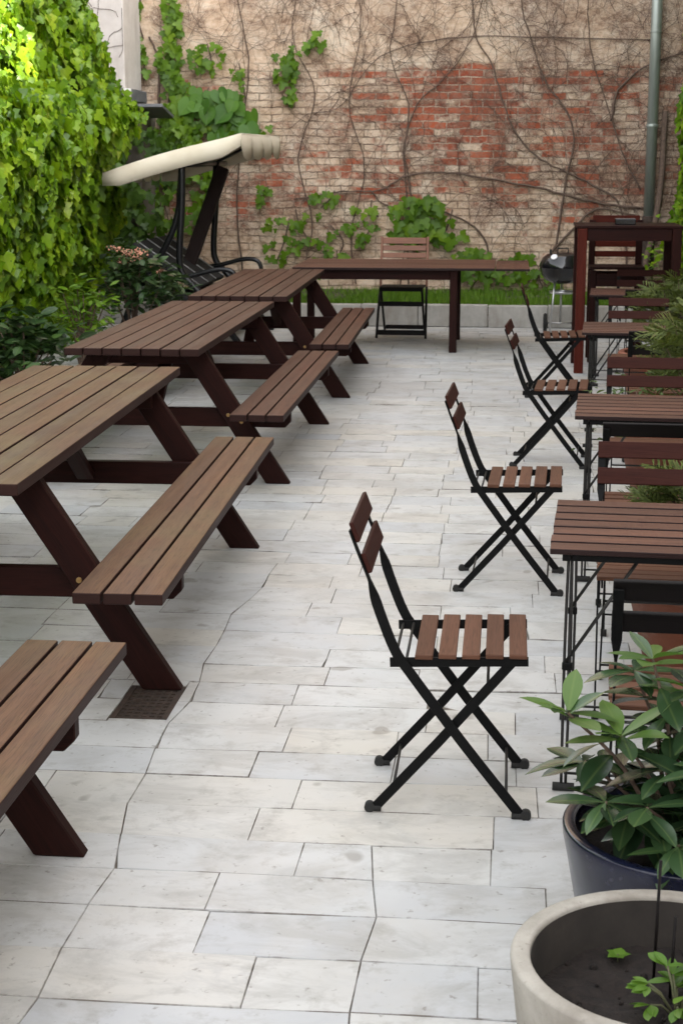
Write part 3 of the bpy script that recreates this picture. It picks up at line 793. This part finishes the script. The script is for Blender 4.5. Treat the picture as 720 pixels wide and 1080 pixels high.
# --------------------------------------------------------- bistro chairs
def make_bistro_chair():
    root = empty('bistro_chair', cat='folding chair')
    for s in (-1, 1):
        y = s*.185
        pts = smooth_path([(.172, y, .012), (.02, y, .205), (-.128, y, .405), (-.165, y, .462), (-.200, y, .55), (-.224, y, .622), (-.236, y, .66), (-.262, y, .725), (-.2835, y, .783)], 4)
        wt = []
        for p in pts:
            k = min(1, max(0, (p.z-.60)/.05)); wt.append((.027*(1-k)+.006*k, .006*(1-k)+.025*k))
        lg = MB().strip(pts, wt).build('rear_post', M['black'], root, .001)
        MB().tube([(.188, y-.010, .012), (.188, y+.012, .012)], .014, 12).tube([(.15, y, .008), (.192, y, .008)], .009, 8).build('foot_cap', M['rubber'], lg)
        y = s*.168
        lg = MB().strip([(.142, y, .43), (-.05, y, .20), (-.215, y, .012)], [(.026, .006)]*3).build('front_leg', M['black'], root, .001)
        MB().tube([(-.231, y-.010, .012), (-.231, y+.012, .012)], .014, 12).tube([(-.20, y, .008), (-.236, y, .008)], .009, 8).build('foot_cap', M['rubber'], lg)
        MB().bar((-.178, s*.176, .424), (.185, s*.176, .437), .006, .026).build('seat_rail', M['black'], root, .001)
    m = MB()
    for i in range(5):
        x = -.088+i*.0615
        m.box((x, R.uniform(-.002, .002), .448+.036*(x)), (.047, .385, .013))
    m.build('seat', M['bistro'], root, .0025, seg=2)
    for (x, z) in ((-.279, .775), (-.2475, .693)):
        m = MB(); n = 8; b = 0; dirv = Vector((-.035, 0, .0905)).normalized(); fw = Vector((dirv.z, 0, -dirv.x))
        for i in range(n+1):
            yy = -.198+.396*i/n; bow = -.010*(1-(2*i/n-1)**2)
            for a, c in ((-1, -1), (1, -1), (1, 1), (-1, 1)):
                m.v.append(tuple(Vector((x, yy, z))+fw*(.0092+c*.006)+dirv*(a*.0275)))
        for i in range(n):
            for k in range(4):
                k2 = (k+1) % 4; m.face((4*i+k2, 4*i+k, 4*i+4+k, 4*i+4+k2), [(i*.05, k2*.05), (i*.05, k*.05), (i*.05+.05, k*.05), (i*.05+.05, k2*.05)])
        m.face((0, 1, 2, 3), [(0, 0)]*4); m.face((4*n+3, 4*n+2, 4*n+1, 4*n), [(0, 0)]*4)
        m.build('back_slat', M['back'], root, .003, seg=2)
    def rod(*p, r=.004): return MB().tube(p, r, 8).build('cross_rod', M['rod'], root)
    rod((-.165, -.176, .428), (-.165, .176, .428)); rod((-.135, -.176, .43), (-.135, .176, .43))
    rod((-.168, -.165, .065), (-.168, .165, .065)); rod((.135, -.182, .062), (.135, .182, .062)); rod((.08, -.165, .355), (.08, .165, .355))
    return root
CG = 'slatted folding bistro chairs with black frames'
ch = make_bistro_chair()
cps = [((-.105, 4.235), 0, 'nearest folding chair standing alone in profile on the open paving'),
 ((.062, 6.50), -.04, 'second folding chair in profile, seat beside the middle slatted table'),
 ((.295, 9.22), -.07, 'folding chair in profile turned slightly away, third along the open paving'),
 ((.395, 11.92), .0, 'small far folding chair in profile just left of the bar table'),
 ((.465, 3.80), math.pi/2-.05, 'folding chair seen from behind, just past the blue glazed pot'),
 ((.50, 5.04), -math.pi/2-.05, 'folding chair facing the viewer, pushed under the nearest slatted table'),
 ((.565, 5.99), math.pi/2-.05, 'shadowed folding chair seen from behind, in front of the second slatted table'),
 ((.665, 7.36), -math.pi/2-.05, 'folding chair facing the viewer behind the second slatted table'),
 ((.875, 9.08), math.pi/2-.05, 'folding chair seen from behind, half hidden by conifer sprays'),
 ((.865, 10.62), -math.pi/2-.05, 'folding chair facing the viewer beyond the third slatted table'),
 ((1.05, 11.86), math.pi/2-.05, 'folding chair seen from behind at the smallest, farthest slatted table'),
 ((1.10, 13.36), -math.pi/2-.04, 'folding chair facing the viewer pushed in beneath the bar table')]
for i, ((x, y), a, lab) in enumerate(cps):
    o = place(ch if i == 0 else copy_tree(ch), (x, y, 0), a, lab, CG)
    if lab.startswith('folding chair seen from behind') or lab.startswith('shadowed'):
        for k in ALLKIDS(o):                      # shade side of these chairs painted as near-black slats
            if k.name.startswith('back_slat'): k.data = k.data.copy(); k.data.materials[0] = M['dark_shaded']

# ---------------------------------------------------------- bistro tables
def make_bistro_table():
    root = empty('bistro_table', cat='folding table')
    W, D, H = .60, .64, .70
    m = MB(); n = 7; sw = (D-(n-1)*.019)/n
    for i in range(n): m.box((R.uniform(-.002, .002), -D/2+sw/2+i*(sw+.019), H-.008), (W, sw, .016))
    m.build('tabletop', M['bistro_top'], root, .002, seg=2)
    m = MB()
    for s in (-1, 1):
        m.box((s*(W/2-.045), 0, H-.026), (.022, D-.03, .022)); m.box((0, s*(D/2-.02), H-.0265), (W-.12, .006, .02))
    m.build('top_frame', M['black'], root, .001)
    for sx in (-1, 1):
        for sy in (-1, 1):
            X = sx*(W/2-.055); Y = sy*(D/2-.03)
            m = MB()
            for d in (-.0075, .0075):
                m.tube(smooth_path([(X+d*.6, Y-sy*.015, H-.03), (X+d, Y-sy*.012, .45), (X+d, Y-sy*.006, .25), (X+d*.8, Y, .02)]), .0042, 8)
            lg = m.build('leg', M['rod'], root)
            MB().tube([(X-.03, Y, .012), (X+.03, Y, .012)], .012, 10).build('foot_cap', M['rubber'], lg)
            MB().box((X, Y-sy*.01, .36), (.028, .018, .022)).build('clamp', M['black'], lg, .003)
    for sy in (-1, 1):
        MB().tube([(-W/2+.05, sy*(D/2-.04), .37), (-.06, sy*(D/2-.05), H-.03)], .005, 8).build('brace', M['rod'], root)
        MB().tube([(-W/2+.055, sy*(D/2-.036), .05), (W/2-.055, sy*(D/2-.036), .05)], .0042, 8).build('cross_rod', M['rod'], root)
    return root
TG = 'slatted bistro tables in a row on the right'
bt_ = make_bistro_table()
for i, ((x, y), lab) in enumerate((((.452, 4.535), 'nearest slatted bistro table, thin steel legs ending behind the blue pot'),
    ((.608, 6.82), 'second slatted bistro table, herbs peeping over its far edge'),
    ((.775, 10.0), 'third slatted bistro table, conifer sprays over its right end'),
    ((.95, 12.68), 'farthest slatted bistro table, tucked against the bar table'))):
    place(bt_ if i == 0 else copy_tree(bt_), (x, y, 0), -.065, lab, TG)

# --------------------------------------------------- far table and its chair
ft = empty('dining_table', (-.85, 15.0, 0), -.0, 'long dark wooden table standing across the far end by the kerb', 'table')
m = MB()
for i in range(9): m.box((-.15, -.545+i*.1365-.0, .745), (1.80, .133, .024))
m.build('tabletop', M['bistro_top'], ft, .003)
m = MB()
for i in range(5): m.box((.905, -.50+i*.235, .7435), (.30, .23, .022), grain=1)
m.build('leaf_extension', M['bistro_top'], ft, .003)
m = MB()
for s in (-1, 1): m.box((-.32, s*.53, .69), (1.34, .03, .085))
for x in (-1.0, .37): m.box((x, 0, .69), (.03, 1.0, .08))
m.build('apron', M['mahogany'], ft, .003)
for x in (-1.02, .385):
    for y in (-.525, .525): MB().box((x, y, .366), (.068, .068, .732)).build('leg', M['mahogany'], ft, .004)

def make_folding_chair(tall=0):
    root = empty('folding_chair')  # legs, seat and rails coloured near-black to paint in their shade
    w = .225
    for s in (-1, 1):
        mm = MB().strip(smooth_path([(s*w, .40, .95), (s*w, .34, .72), (s*w, .26, .47)]), [(.032, .022)]*9, side=(1, 0, 0))
        mm.build('back_post', M['oak'], root, .002)
        MB().strip([(s*w, .262, .475), (s*(w+.008), .11, .24), (s*(w+.012), .0, .0)], [(.034, .022)]*3, side=(1, 0, 0)).build('front_leg', M['dark_shaded'], root, .002)
        MB().strip([(s*(w-.028), .02, .46), (s*(w-.028), .46, .0)], [(.034, .02)]*2, side=(1, 0, 0)).build('rear_leg', M['dark_shaded'], root, .002)
    m = MB()
    for i, z in enumerate((.915, .845, .775, .705)): m.box((0, .385-(.95-z)*.26, z), (2*w-.03, .014, .048 if i else .06), Matrix.Rotation(rad(-14), 3, 'X'))
    m.build('backrest', M['oak'], root, .002)
    m = MB()
    for i in range(6): m.box((0, -.0+i*.06, .485), (2*w-.03, .05, .018))
    m.box((0, -.035, .475), (2*w-.03, .018, .04))
    m.build('seat', M['dark_shaded'], root, .002)
    m = MB()
    m.box((0, .03, .33), (2*w-.02, .018, .045)); m.build('front_rail', M['dark_shaded'], root, .002)
    MB().box((0, .015, .055), (2*w-.0, .02, .05)).build('foot_rail', M['dark_shaded'], root, .002)
    MB().box((0, .40, .07), (2*w-.08, .018, .042)).build('rear_rail', M['dark_shaded'], root, .002)
    return root
fc = make_folding_chair()
tag(fc, 'wooden folding chair with pale slatted back behind the long far table', 'folding chair')
fc.location = (-1.0, 15.56, 0); fc.rotation_euler = (0, 0, -.02)

# ------------------------------------------------------- bar table, stool
ba = empty('bar_table', (.97, 13.5, 0), .0, 'tall open dark wooden bar table standing on square posts at the right', 'bar table')
m = MB()
for i in range(5): m.box((0, -.285+i*.142, 1.172), (.84, .138, .022))
m.build('tabletop', M['mahogany'], ba, .003)
m = MB()
for s in (-1, 1): m.box((0, s*.325, 1.112), (.665, .04, .096))
for s in (-1, 1): m.box((s*.37, 0, 1.112), (.04, .565, .094))
m.build('rail', M['mahogany'], ba, .003)
for x in (-.372, .372):
    for y in (-.325, .325): MB().box((x, y, .58), (.074, .074, 1.158)).build('leg', M['red' if y < 0 and x < 0 else 'mahogany'], ba, .004)
tag(MB().box((0, 0, 0), (.165, .12, .05)).build('box', M['enamel'], bevel=.005), 'small flat black box lying on top of the bar table', 'box').location = (.945, 13.38, 1.209)
bs = empty('bar_stool', (.93, 14.06, 0), 0, 'tall reddish slatted bar stool behind the bar table', 'bar stool')
for s in (-1, 1):
    MB().box((s*.20, .17, .595), (.055, .05, 1.19)).build('back_post', M['mahogany'], bs, .004)
    MB().box((s*.20, -.17, .39), (.055, .05, .78)).build('front_leg', M['mahogany'], bs, .004)
m = MB()
for z in (.90, .985, 1.07): m.box((0, .165, z), (.345, .02, .05))
m.box((0, .165, 1.19), (.40, .03, .075))
m.build('backrest', M['red'], bs, .003)
m = MB()
for i in range(5): m.box((0, -.17+i*.083, .80), (.46, .078, .022))
m.build('seat', M['mahogany'], bs, .003)
m = MB()
for s in (-1, 1): m.box((s*.2, 0, .33), (.03, .29, .05)); m.box((0, s*.17, .26), (.345, .025, .05)); m.box((0, s*.17, .70), (.345, .025, .11))
m.build('stretcher', M['mahogany'], bs, .003)

# ------------------------------------------------------------------ kettle grill
gx, gy = .545, 16.05
bq = empty('kettle_grill', (gx, gy, 0), 0, 'black round kettle barbecue on thin legs in front of the kerb', 'barbecue')
bowl = [(.02, .50), (.10, .508), (.165, .54), (.205, .59), (.222, .655), (.226, .66)]
MB().lathe(bowl, n=36).build('bowl', M['enamel'], bq)
ld = MB().lathe([(.228, .662), (.228, .672), (.222, .70), (.195, .755), (.15, .79), (.08, .803), (.002, .806)], n=36).build('lid', M['enamel'], bq)
MB().tube([(-.05, -.02, .80), (-.05, -.02, .845), (.05, -.02, .845), (.05, -.02, .80)], .007, 8).build('handle', M['rubber'], ld)
vn = MB().tube([(-.085, -.155, .762), (-.089, -.165, .772)], .032, 16); vn.build('vent', M['steel'], ld)
MB().box((-.12, -.02, .815), (.02, .02, .04)).build('hook', M['rubber'], ld)
for k, (a, b) in enumerate((((-.07, -.09, .53), (-.115, -.13, .01)), ((.13, -.08, .54), (.2, -.14, .01)), ((0, .13, .53), (0, .22, .1)))):
    MB().tube([a, b], .010, 10).build('leg', M['steel'], bq)
MB().lathe([(.002, .40), (.11, .405), (.125, .425), (.12, .43)], n=30).build('ash_pan', M['steel'], bq)
for s in (-1, 1):
    wh = MB().lathe([(.03, -.018), (.085, -.018), (.095, -.008), (.095, .008), (.085, .018), (.03, .018)], n=26).build('wheel', M['rubber'], bq)
    wh.rotation_euler = (0, math.pi/2, 0); wh.location = (s*.15, .2, .096)
MB().tube([(-.16, .2, .096), (.16, .2, .096)], .007, 8).build('axle', M['steel'], bq)

# ------------------------------------------------------------------ garden swing
sw = empty('garden_swing', (-2.95, 15.25, 0), 0, 'black tubular garden swing with a tilted cream canopy in the back left corner', 'garden swing')
def canopy():
    m = MB(); nx, ny = 14, 12; X0, X1, Y0, Y1 = -.65, .60, -.86, 1.65
    def ztop(t, v): return 1.585+.345*t+(.02*math.sin(math.pi*min(1, t/.85)))*(1-.0*v)
    for iy in range(ny+1):
        for ix in range(nx+1):
            t = ix/nx; v = iy/ny
            sag = -.02*math.sin(math.pi*v)*math.sin(math.pi*t)+.006*mnoise.noise((t*4, v*4, 2))
            edge = -.012 if ix in (0, nx) or iy in (0, ny) else 0
            m.v.append((X0+(X1-X0)*t, Y0+(Y1-Y0)*v, ztop(t, v)+sag+edge))
    for iy in range(ny):
        for ix in range(nx):
            q = iy*(nx+1)+ix; m.face((q, q+1, q+nx+2, q+nx+1), [(0, 0)]*4, True)
    return m, ztop, (X0, X1, Y0, Y1)
m, zt_, (X0, X1, Y0, Y1) = canopy()
cn = m.build('canopy', M['cream'], sw)
so = cn.modifiers.new('Solidify', 'SOLIDIFY'); so.thickness = .006
def valance(p0, p1, scallops, deep=1, name='valance'):
    m = MB(); n = scallops*8; p0, p1 = Vector(p0), Vector(p1); d = (p1-p0); q = Vector((d.y, -d.x, 0)).normalized()
    for i in range(n+1):
        t = i/n; e = p0+d*t
        if abs(d.y) < .01: e.z = zt_((e.x-X0)/(X1-X0), 0)-.012
        sc = abs(math.sin(math.pi*t*scallops))**.35
        drop = (.15+.012*sc if scallops == 1 else .11+.12*sc)*deep; out = .012+.006*math.sin(t*17)
        if scallops == 1: drop *= min(1, .72+min(t, 1-t)*9)
        for f_ in (0, .5, 1): m.v.append(tuple(e+q*(out*f_)+Vector((0, 0, -drop*f_+ (0 if f_ else .004)))))
    for i in range(n):
        for k in range(2): m.face((3*i+k, 3*i+k+1, 3*i+k+4, 3*i+k+3), [(0, 0)]*4, True)
    o = m.build(name, M['cream'], cn); s = o.modifiers.new('Solidify', 'SOLIDIFY'); s.thickness = .005
valance((X0, Y0, 0), (X1, Y0, 0), 1); valance((X1, Y0, zt_(1, 0)-.012), (X1, Y1, zt_(1, 1)-.012), 4)
valance((X1, Y1, 0), (X0, Y1, 0), 1); valance((X0, Y1, zt_(0, 1)-.012), (X0, Y0, zt_(0, 0)-.012), 6, .45)
for Y in (-.80, .93):
    fr = MB().tube(smooth_path([(.06, Y, 1.68), (.05, Y, 1.3), (.02, Y, .86), (.04, Y, .70), (.12, Y, .60), (.30, Y, .40), (.52, Y, .10), (.58, Y, .03)]), .032, 12)
    fr.build('front_post', M['tube'], sw)
    MB().tube(smooth_path([(.05, Y+.05, 1.66), (.0, Y+.05, 1.2), (-.16, Y+.05, .85), (-.42, Y+.05, .45), (-.60, Y+.05, .03)]), .030, 12).build('rear_post', M['tube'], sw)
    MB().tube(smooth_path([(-.15, Y+.1 if Y < 0 else Y-.1, .62), (.10, Y+.1 if Y < 0 else Y-.1, .66), (.36, Y+.1 if Y < 0 else Y-.1, .72), (.50, Y+.1 if Y < 0 else Y-.1, .68), (.50, Y+.1 if Y < 0 else Y-.1, .5), (.38, Y+.1 if Y < 0 else Y-.1, .42)]), .022, 10).build('armrest', M['tube'], sw)
    MB().tube([(-.62, Y+.02, .03), (.62, Y+.02, .03)], .03, 10).build('ground_bar', M['tube'], sw)
MB().tube([(.05, -.82, 1.65), (.05, 1.5, 1.65)], .026, 10).build('top_bar', M['tube'], sw)
MB().tube([(-.5, -.7, 1.61), (-.5, 1.5, 1.61)], .014, 8).build('canopy_rail', M['tube'], sw)
MB().tube([(.52, -.78, 1.88), (.52, 1.5, 1.88)], .014, 8).build('canopy_rail', M['tube'], sw)
for Y in (-.8, .93): MB().tube([(-.5, Y, 1.60), (.05, Y, 1.66), (.52, Y, 1.88)], .014, 8).build('canopy_rail', M['tube'], sw)
bk = MB(); bk.bar((.14, .07, .54), (-.44, .07, .94), 1.45, .05, up=(1, 0, .4)); bk = bk.build('backrest', M['fabric_dark'], sw, .015, seg=2)
for k in range(4):
    yy = -.55+k*.42; MB().tube([(.155, yy, .565), (-.425, yy, .965)], .006, 6).build('piping', M['piping'], bk)
st = MB(); st.box((.22, .07, .44), (.62, 1.45, .06), Matrix.Rotation(rad(4), 3, 'Y')); st = st.build('seat', M['fabric_dark'], sw, .015, seg=2)
for k in range(4):
    yy = -.55+k*.42; MB().tube([(-.07, yy, .493), (.51, yy, .453)], .006, 6).build('piping', M['piping'], st)
MB().bar((-.10, .25, .70), (.22, .40, 1.62), .13, .09, up=(0, 1, 0)).build('folded_cushion', M['brown_fabric'], sw, .02, seg=2)

# --------------------------------------------------------------- potted plants
def round_pot(name, loc, rt, rb, h, lip, mat, label, soil=.06, cat='flower pot', wall_t=.03, group=None):
    o = empty(name, loc, 0, label, cat, group)
    prof = [(.005, .004), (rb-.01, .0), (rb, .012), (rb+(rt-rb)*.8, h*.78)]
    if lip: prof += [(rt-.012, h-lip-.004), (rt+.008, h-lip), (rt+.014, h-.012), (rt+.006, h)]
    else: prof += [(rt-.002, h-.03), (rt, h-.006), (rt-.0015, h-.002), (rt-.006, h)]
    prof += [(rt-wall_t+.006, h), (rt-wall_t+.0015, h-.002), (rt-wall_t, h-.006), (rt-wall_t-.004, h-soil-.02)]
    MB().lathe(prof, n=64).build('pot', mat, o)
    s = MB(); n = 40; rs = rt-wall_t-.004; s.v.append((0, 0, h-soil)); rings = 10
    for i in range(1, rings+1):
        for k in range(n):
            a = 2*math.pi*k/n; r = rs*i/rings
            s.v.append((r*math.cos(a), r*math.sin(a), h-soil+R.uniform(-.006, .006)+.012*mnoise.noise((r*math.cos(a)*12, r*math.sin(a)*12, 1))))
    for k in range(n): s.face((0, 1+k, 1+(k+1) % n), [(0, 0)]*3, True)
    for i in range(rings-1):
        for k in range(n):
            k2 = (k+1) % n; s.face((1+i*n+k, 1+(i+1)*n+k, 1+(i+1)*n+k2, 1+i*n+k2), [(0, 0)]*4, True)
    for _ in range(60):
        a = R.uniform(0, 6.28); r = rs*math.sqrt(R.random())*.95; q = R.uniform(.003, .009)
        s.lathe([(.0005, -q), (q, -q*.3), (q*.8, q*.5), (.0005, q*.8)], (r*math.cos(a), r*math.sin(a), h-soil+.003), 5)
    s.build('soil', M['soil'], o)
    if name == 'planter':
        MB().lathe([(rt-wall_t-.002, h-.008), (rt-wall_t-.006, h-soil-.01)], n=64).build('inner_stain_shade', M['shadedconcrete'], o)  # soil stain plus the shade inside the planter, painted as dark concrete
    return o
cp = round_pot('planter', (.300, 2.55, 0), .268, .225, .40, 0, M['concrete'], 'round pale concrete planter with dark soil in the bottom right corner', .10, 'planter', .034)
sd = empty('seedling', (.315, 2.53, .298), 0, 'small bright green seedling sprouting in the concrete planter soil', 'seedling')
lf = MB(); st = MB()
for k in range(14):
    a = R.uniform(0, 6.28); q = Vector((.05*math.cos(a), .05*math.sin(a), R.uniform(.03, .075)))
    st.tube([(0, 0, 0), tuple(q*.6+Vector((0, 0, .01))), tuple(q)], .0022, 5)
    for i in range(4):
        b = a+R.gauss(0, .9); lf.leaf(q, (math.cos(b), math.sin(b), R.uniform(-.1, .5)), (R.gauss(0, .3), R.gauss(0, .3), 1), R.uniform(.028, .05), 'broad')
st.build('stem', M['greenstem'], sd); lf.build('foliage', M['sprout'], sd)
for (x, y, lab) in ((.228, 2.715, 'tiny green sprout near the middle of the concrete planter'), (.226, 2.80, 'tiny green sprout at the back of the concrete planter')):
    sp_ = empty('sprout', (x, y, .298), 0, lab, 'sprout'); lf = MB(); MB().tube([(0, 0, 0), (0, 0, .018)], .0015, 5).build('stem', M['greenstem'], sp_)
    for k in range(5):
        b = k*1.26; lf.leaf((0, 0, .016), (math.cos(b), math.sin(b), .3), (0, 0, 1), .024, 'heart')
    lf.build('foliage', M['sprout'], sp_)
for (x, y, h, lab) in ((.285, 2.64, .235, 'thin dark stick upright in the planter soil, the taller one'), (.31, 2.60, .15, 'short thin dark stick upright in the planter soil')):
    tag(MB().tube([(x, y, .285), (x+.004, y+.003, .30+h)], .0028, 6).build('stick', M['dark_shaded']), lab, 'plant stick')

round_pot('plant_pot', (.405, 3.215, 0), .262, .20, .36, .0, M['blue'], 'glossy navy blue glazed plant pot behind the concrete planter', .07, 'plant pot', .028)
pl = empty('potted_shrub', (.405, 3.215, .29), 0, 'glossy leaved evergreen shrub with fresh tips growing in the navy pot', 'potted plant')
TIPS = [(.145, 3.15, .62, 1), (.185, 3.22, .49, 0), (.25, 3.12, .585, 1), (.315, 3.2, .725, 1), (.29, 3.32, .66, 0), (.40, 3.2, .66, 1), (.43, 3.05, .54, 0), (.36, 2.99, .41, 0),
 (.50, 3.25, .70, 1), (.54, 3.1, .62, 0), (.34, 3.12, .52, 0), (.46, 3.35, .60, 0), (.235, 3.30, .45, 0), (.60, 3.2, .52, 0), (.22, 3.05, .47, 0), (.30, 3.03, .47, 0), (.48, 2.98, .44, 0), (.43, 3.2, .58, 0), (.37, 3.3, .56, 0), (.28, 3.2, .40, 0), (.42, 3.1, .42, 0), (.52, 3.2, .45, 0)]
lo = MB(); ln = MB(); st = MB(); C0 = Vector((.405, 3.215, .29))
for (x, y, z, fresh) in TIPS:
    e = Vector((x, y, z))-C0; b0 = Vector((e.x*.15+R.gauss(0, .02), e.y*.15+R.gauss(0, .02), 0)); mid = Vector((e.x*.55, e.y*.55, e.z*.62))
    path = smooth_path([b0, mid, e], 5); st.tube(path, [.006-.0035*i/len(path) for i in range(len(path))], 6)
    ph = R.uniform(0, 6.28)
    for i in range(8):
        a = ph+i*2.4; up = R.uniform(-.25, .35) if not fresh else R.uniform(-.05, .75)
        (ln if fresh and i > 1 else lo).leaf(e-Vector((0, 0, .004*i if i < 4 else 0)), (math.cos(a), math.sin(a), up), (-.3*math.cos(a), -.3*math.sin(a), 1), R.uniform(.085, .135), 'lance' if R.random() < .5 else 'broad')
    for i in range(5):
        q = path[R.randint(4, 8)]; a = R.uniform(0, 6.28)
        lo.leaf(q, (math.cos(a), math.sin(a), R.uniform(-.5, .15)), (R.gauss(0, .2), R.gauss(0, .2), 1), R.uniform(.09, .145), 'broad')
st.build('stem', M['bark'], pl); lo.build('foliage', M['glossy'], pl); ln.build('fresh_tips', M['newleaf'], pl)

PGp = 'terracotta pots between the bistro chairs'
for (x, y, h, lab) in ((.74, 5.52, .44, 'large terracotta pot between the back to back chairs past the nearest slatted table'),
                       (.90, 8.05, .42, 'large terracotta pot behind the second slatted table'),
                       (1.12, 11.15, .42, 'large terracotta pot behind the third slatted table')):
    round_pot('flower_pot', (x, y, 0), .335, .235, h, .10, M['terracotta'], lab, .05, 'flower pot', .03, PGp)

def conifer(loc, label, fronds, h, spread, lean=0, size=1.0):
    o = empty('potted_conifer', loc, 0, label, 'conifer', 'feathery conifers in the terracotta pots')
    lf = MB(); st = MB()
    for k in range(fronds):
        a = R.uniform(0, 6.283); q = math.sqrt(R.random()); top = h*R.uniform(.35, 1)*(1-.3*q)
        e = Vector((spread*q*math.cos(a), spread*q*math.sin(a), top))
        b = Vector((e.x*.25, e.y*.25, top*R.uniform(.0, .3)))
        d = (e-b); L = d.length; out = Vector((math.cos(a), math.sin(a), 0))
        if k < 40: st.tube([tuple(b), tuple(b+d*.55), tuple(e)], [.006, .004, .002], 5)
        fl = R.uniform(.12, .22)*size; fd = (out*R.uniform(.4, 1.1)+Vector((R.gauss(0, .35), R.gauss(0, .35), R.uniform(.1, 1.0)))).normalized()
        side = fd.cross(Vector((R.gauss(0, .4), R.gauss(0, .4), 1))).normalized(); nn = side.cross(fd)
        p0 = e-fd*fl*.4
        for i in range(13):
            t = i/12; p = p0+fd*(fl*t)-Vector((0, 0, .05*t*t*size)); s = 1 if i % 2 else -1
            ll = fl*.5*(1-.75*t)+.02
            dd = (fd*.8+side*s*.75+nn*R.gauss(0, .12)).normalized()
            lf.leaf(p, dd, nn, ll, 'needle')
            lf.leaf(p+dd*ll*.45, (dd+side*s*.6), nn, ll*.5, 'needle'); lf.leaf(p+dd*ll*.4, (dd+fd*.7), nn, ll*.5, 'needle')
    st.build('stem', M['bark'], o); lf.build('foliage', M['thuja'], o)
    return o
conifer((.76, 5.53, .39), 'low dense conifer between the back to back chairs', 170, .36, .28, size=.75)
conifer((1.10, 8.15, .37), 'tallest feathery conifer spilling over the chairs behind the second table', 300, .80, .40, size=.8)
conifer((1.22, 11.2, .37), 'rounded dark conifer in front of the bar table', 190, .66, .33, size=.8)
bush('potted_herb', (.66, 7.93, .37), .2, .22, .26, 420, .05, 'herb', 'low trailing herbs at the left rim of the middle terracotta pot', 'lance', 'herb', stems=12)

# ------------------------------------------------------------ camera, light
cam = bpy.data.cameras.new('camera'); co = bpy.data.objects.new('camera', cam); COL.objects.link(co); scene.camera = co
cam.sensor_fit = 'HORIZONTAL'; cam.sensor_width = 24; cam.lens = 24*1700/720; cam.clip_start = .05; cam.clip_end = 500
co.location = (0, 0, 1.731); co.rotation_euler = (math.pi/2-.218, 0, .101)
cam.dof.use_dof = True; cam.dof.focus_distance = 4.9; cam.dof.aperture_fstop = 13

w = bpy.data.worlds.new('World'); scene.world = w; w.use_nodes = True
sky = w.node_tree.nodes.new('ShaderNodeTexSky'); sky.sky_type = 'NISHITA'; sky.sun_disc = False
SUN = Vector((.75, -.35, .62)).normalized()
el = math.asin(SUN.z); az = math.atan2(SUN.x, SUN.y)
sky.sun_elevation = el; sky.sun_rotation = az; sky.air_density = 1.0; sky.dust_density = 3.0; sky.ozone_density = .6
bg = w.node_tree.nodes['Background']; bg.inputs['Strength'].default_value = .15
hs = w.node_tree.nodes.new('ShaderNodeHueSaturation'); hs.inputs['Saturation'].default_value = .12
w.node_tree.links.new(sky.outputs[0], hs.inputs['Color']); w.node_tree.links.new(hs.outputs[0], bg.inputs['Color'])
sl_ = bpy.data.lights.new('sun', 'SUN'); so_ = bpy.data.objects.new('sun', sl_); COL.objects.link(so_)
sl_.energy = 2.2; sl_.angle = rad(.6); sl_.color = (1, .95, .87)
so_.rotation_euler = SUN.to_track_quat('Z', 'Y').to_euler(); so_.location = (3, -3, 8)
vs = scene.view_settings; vs.view_transform = 'Standard'; vs.look = 'None'; vs.gamma = 1; vs.exposure = 2.66; vs.use_curve_mapping = False
scene.cycles.max_bounces = 8; scene.cycles.diffuse_bounces = 4; scene.cycles.transparent_max_bounces = 8
scene.cycles.use_denoising = True; scene.cycles.use_adaptive_sampling = True
scene.cycles.sample_clamp_indirect = 8
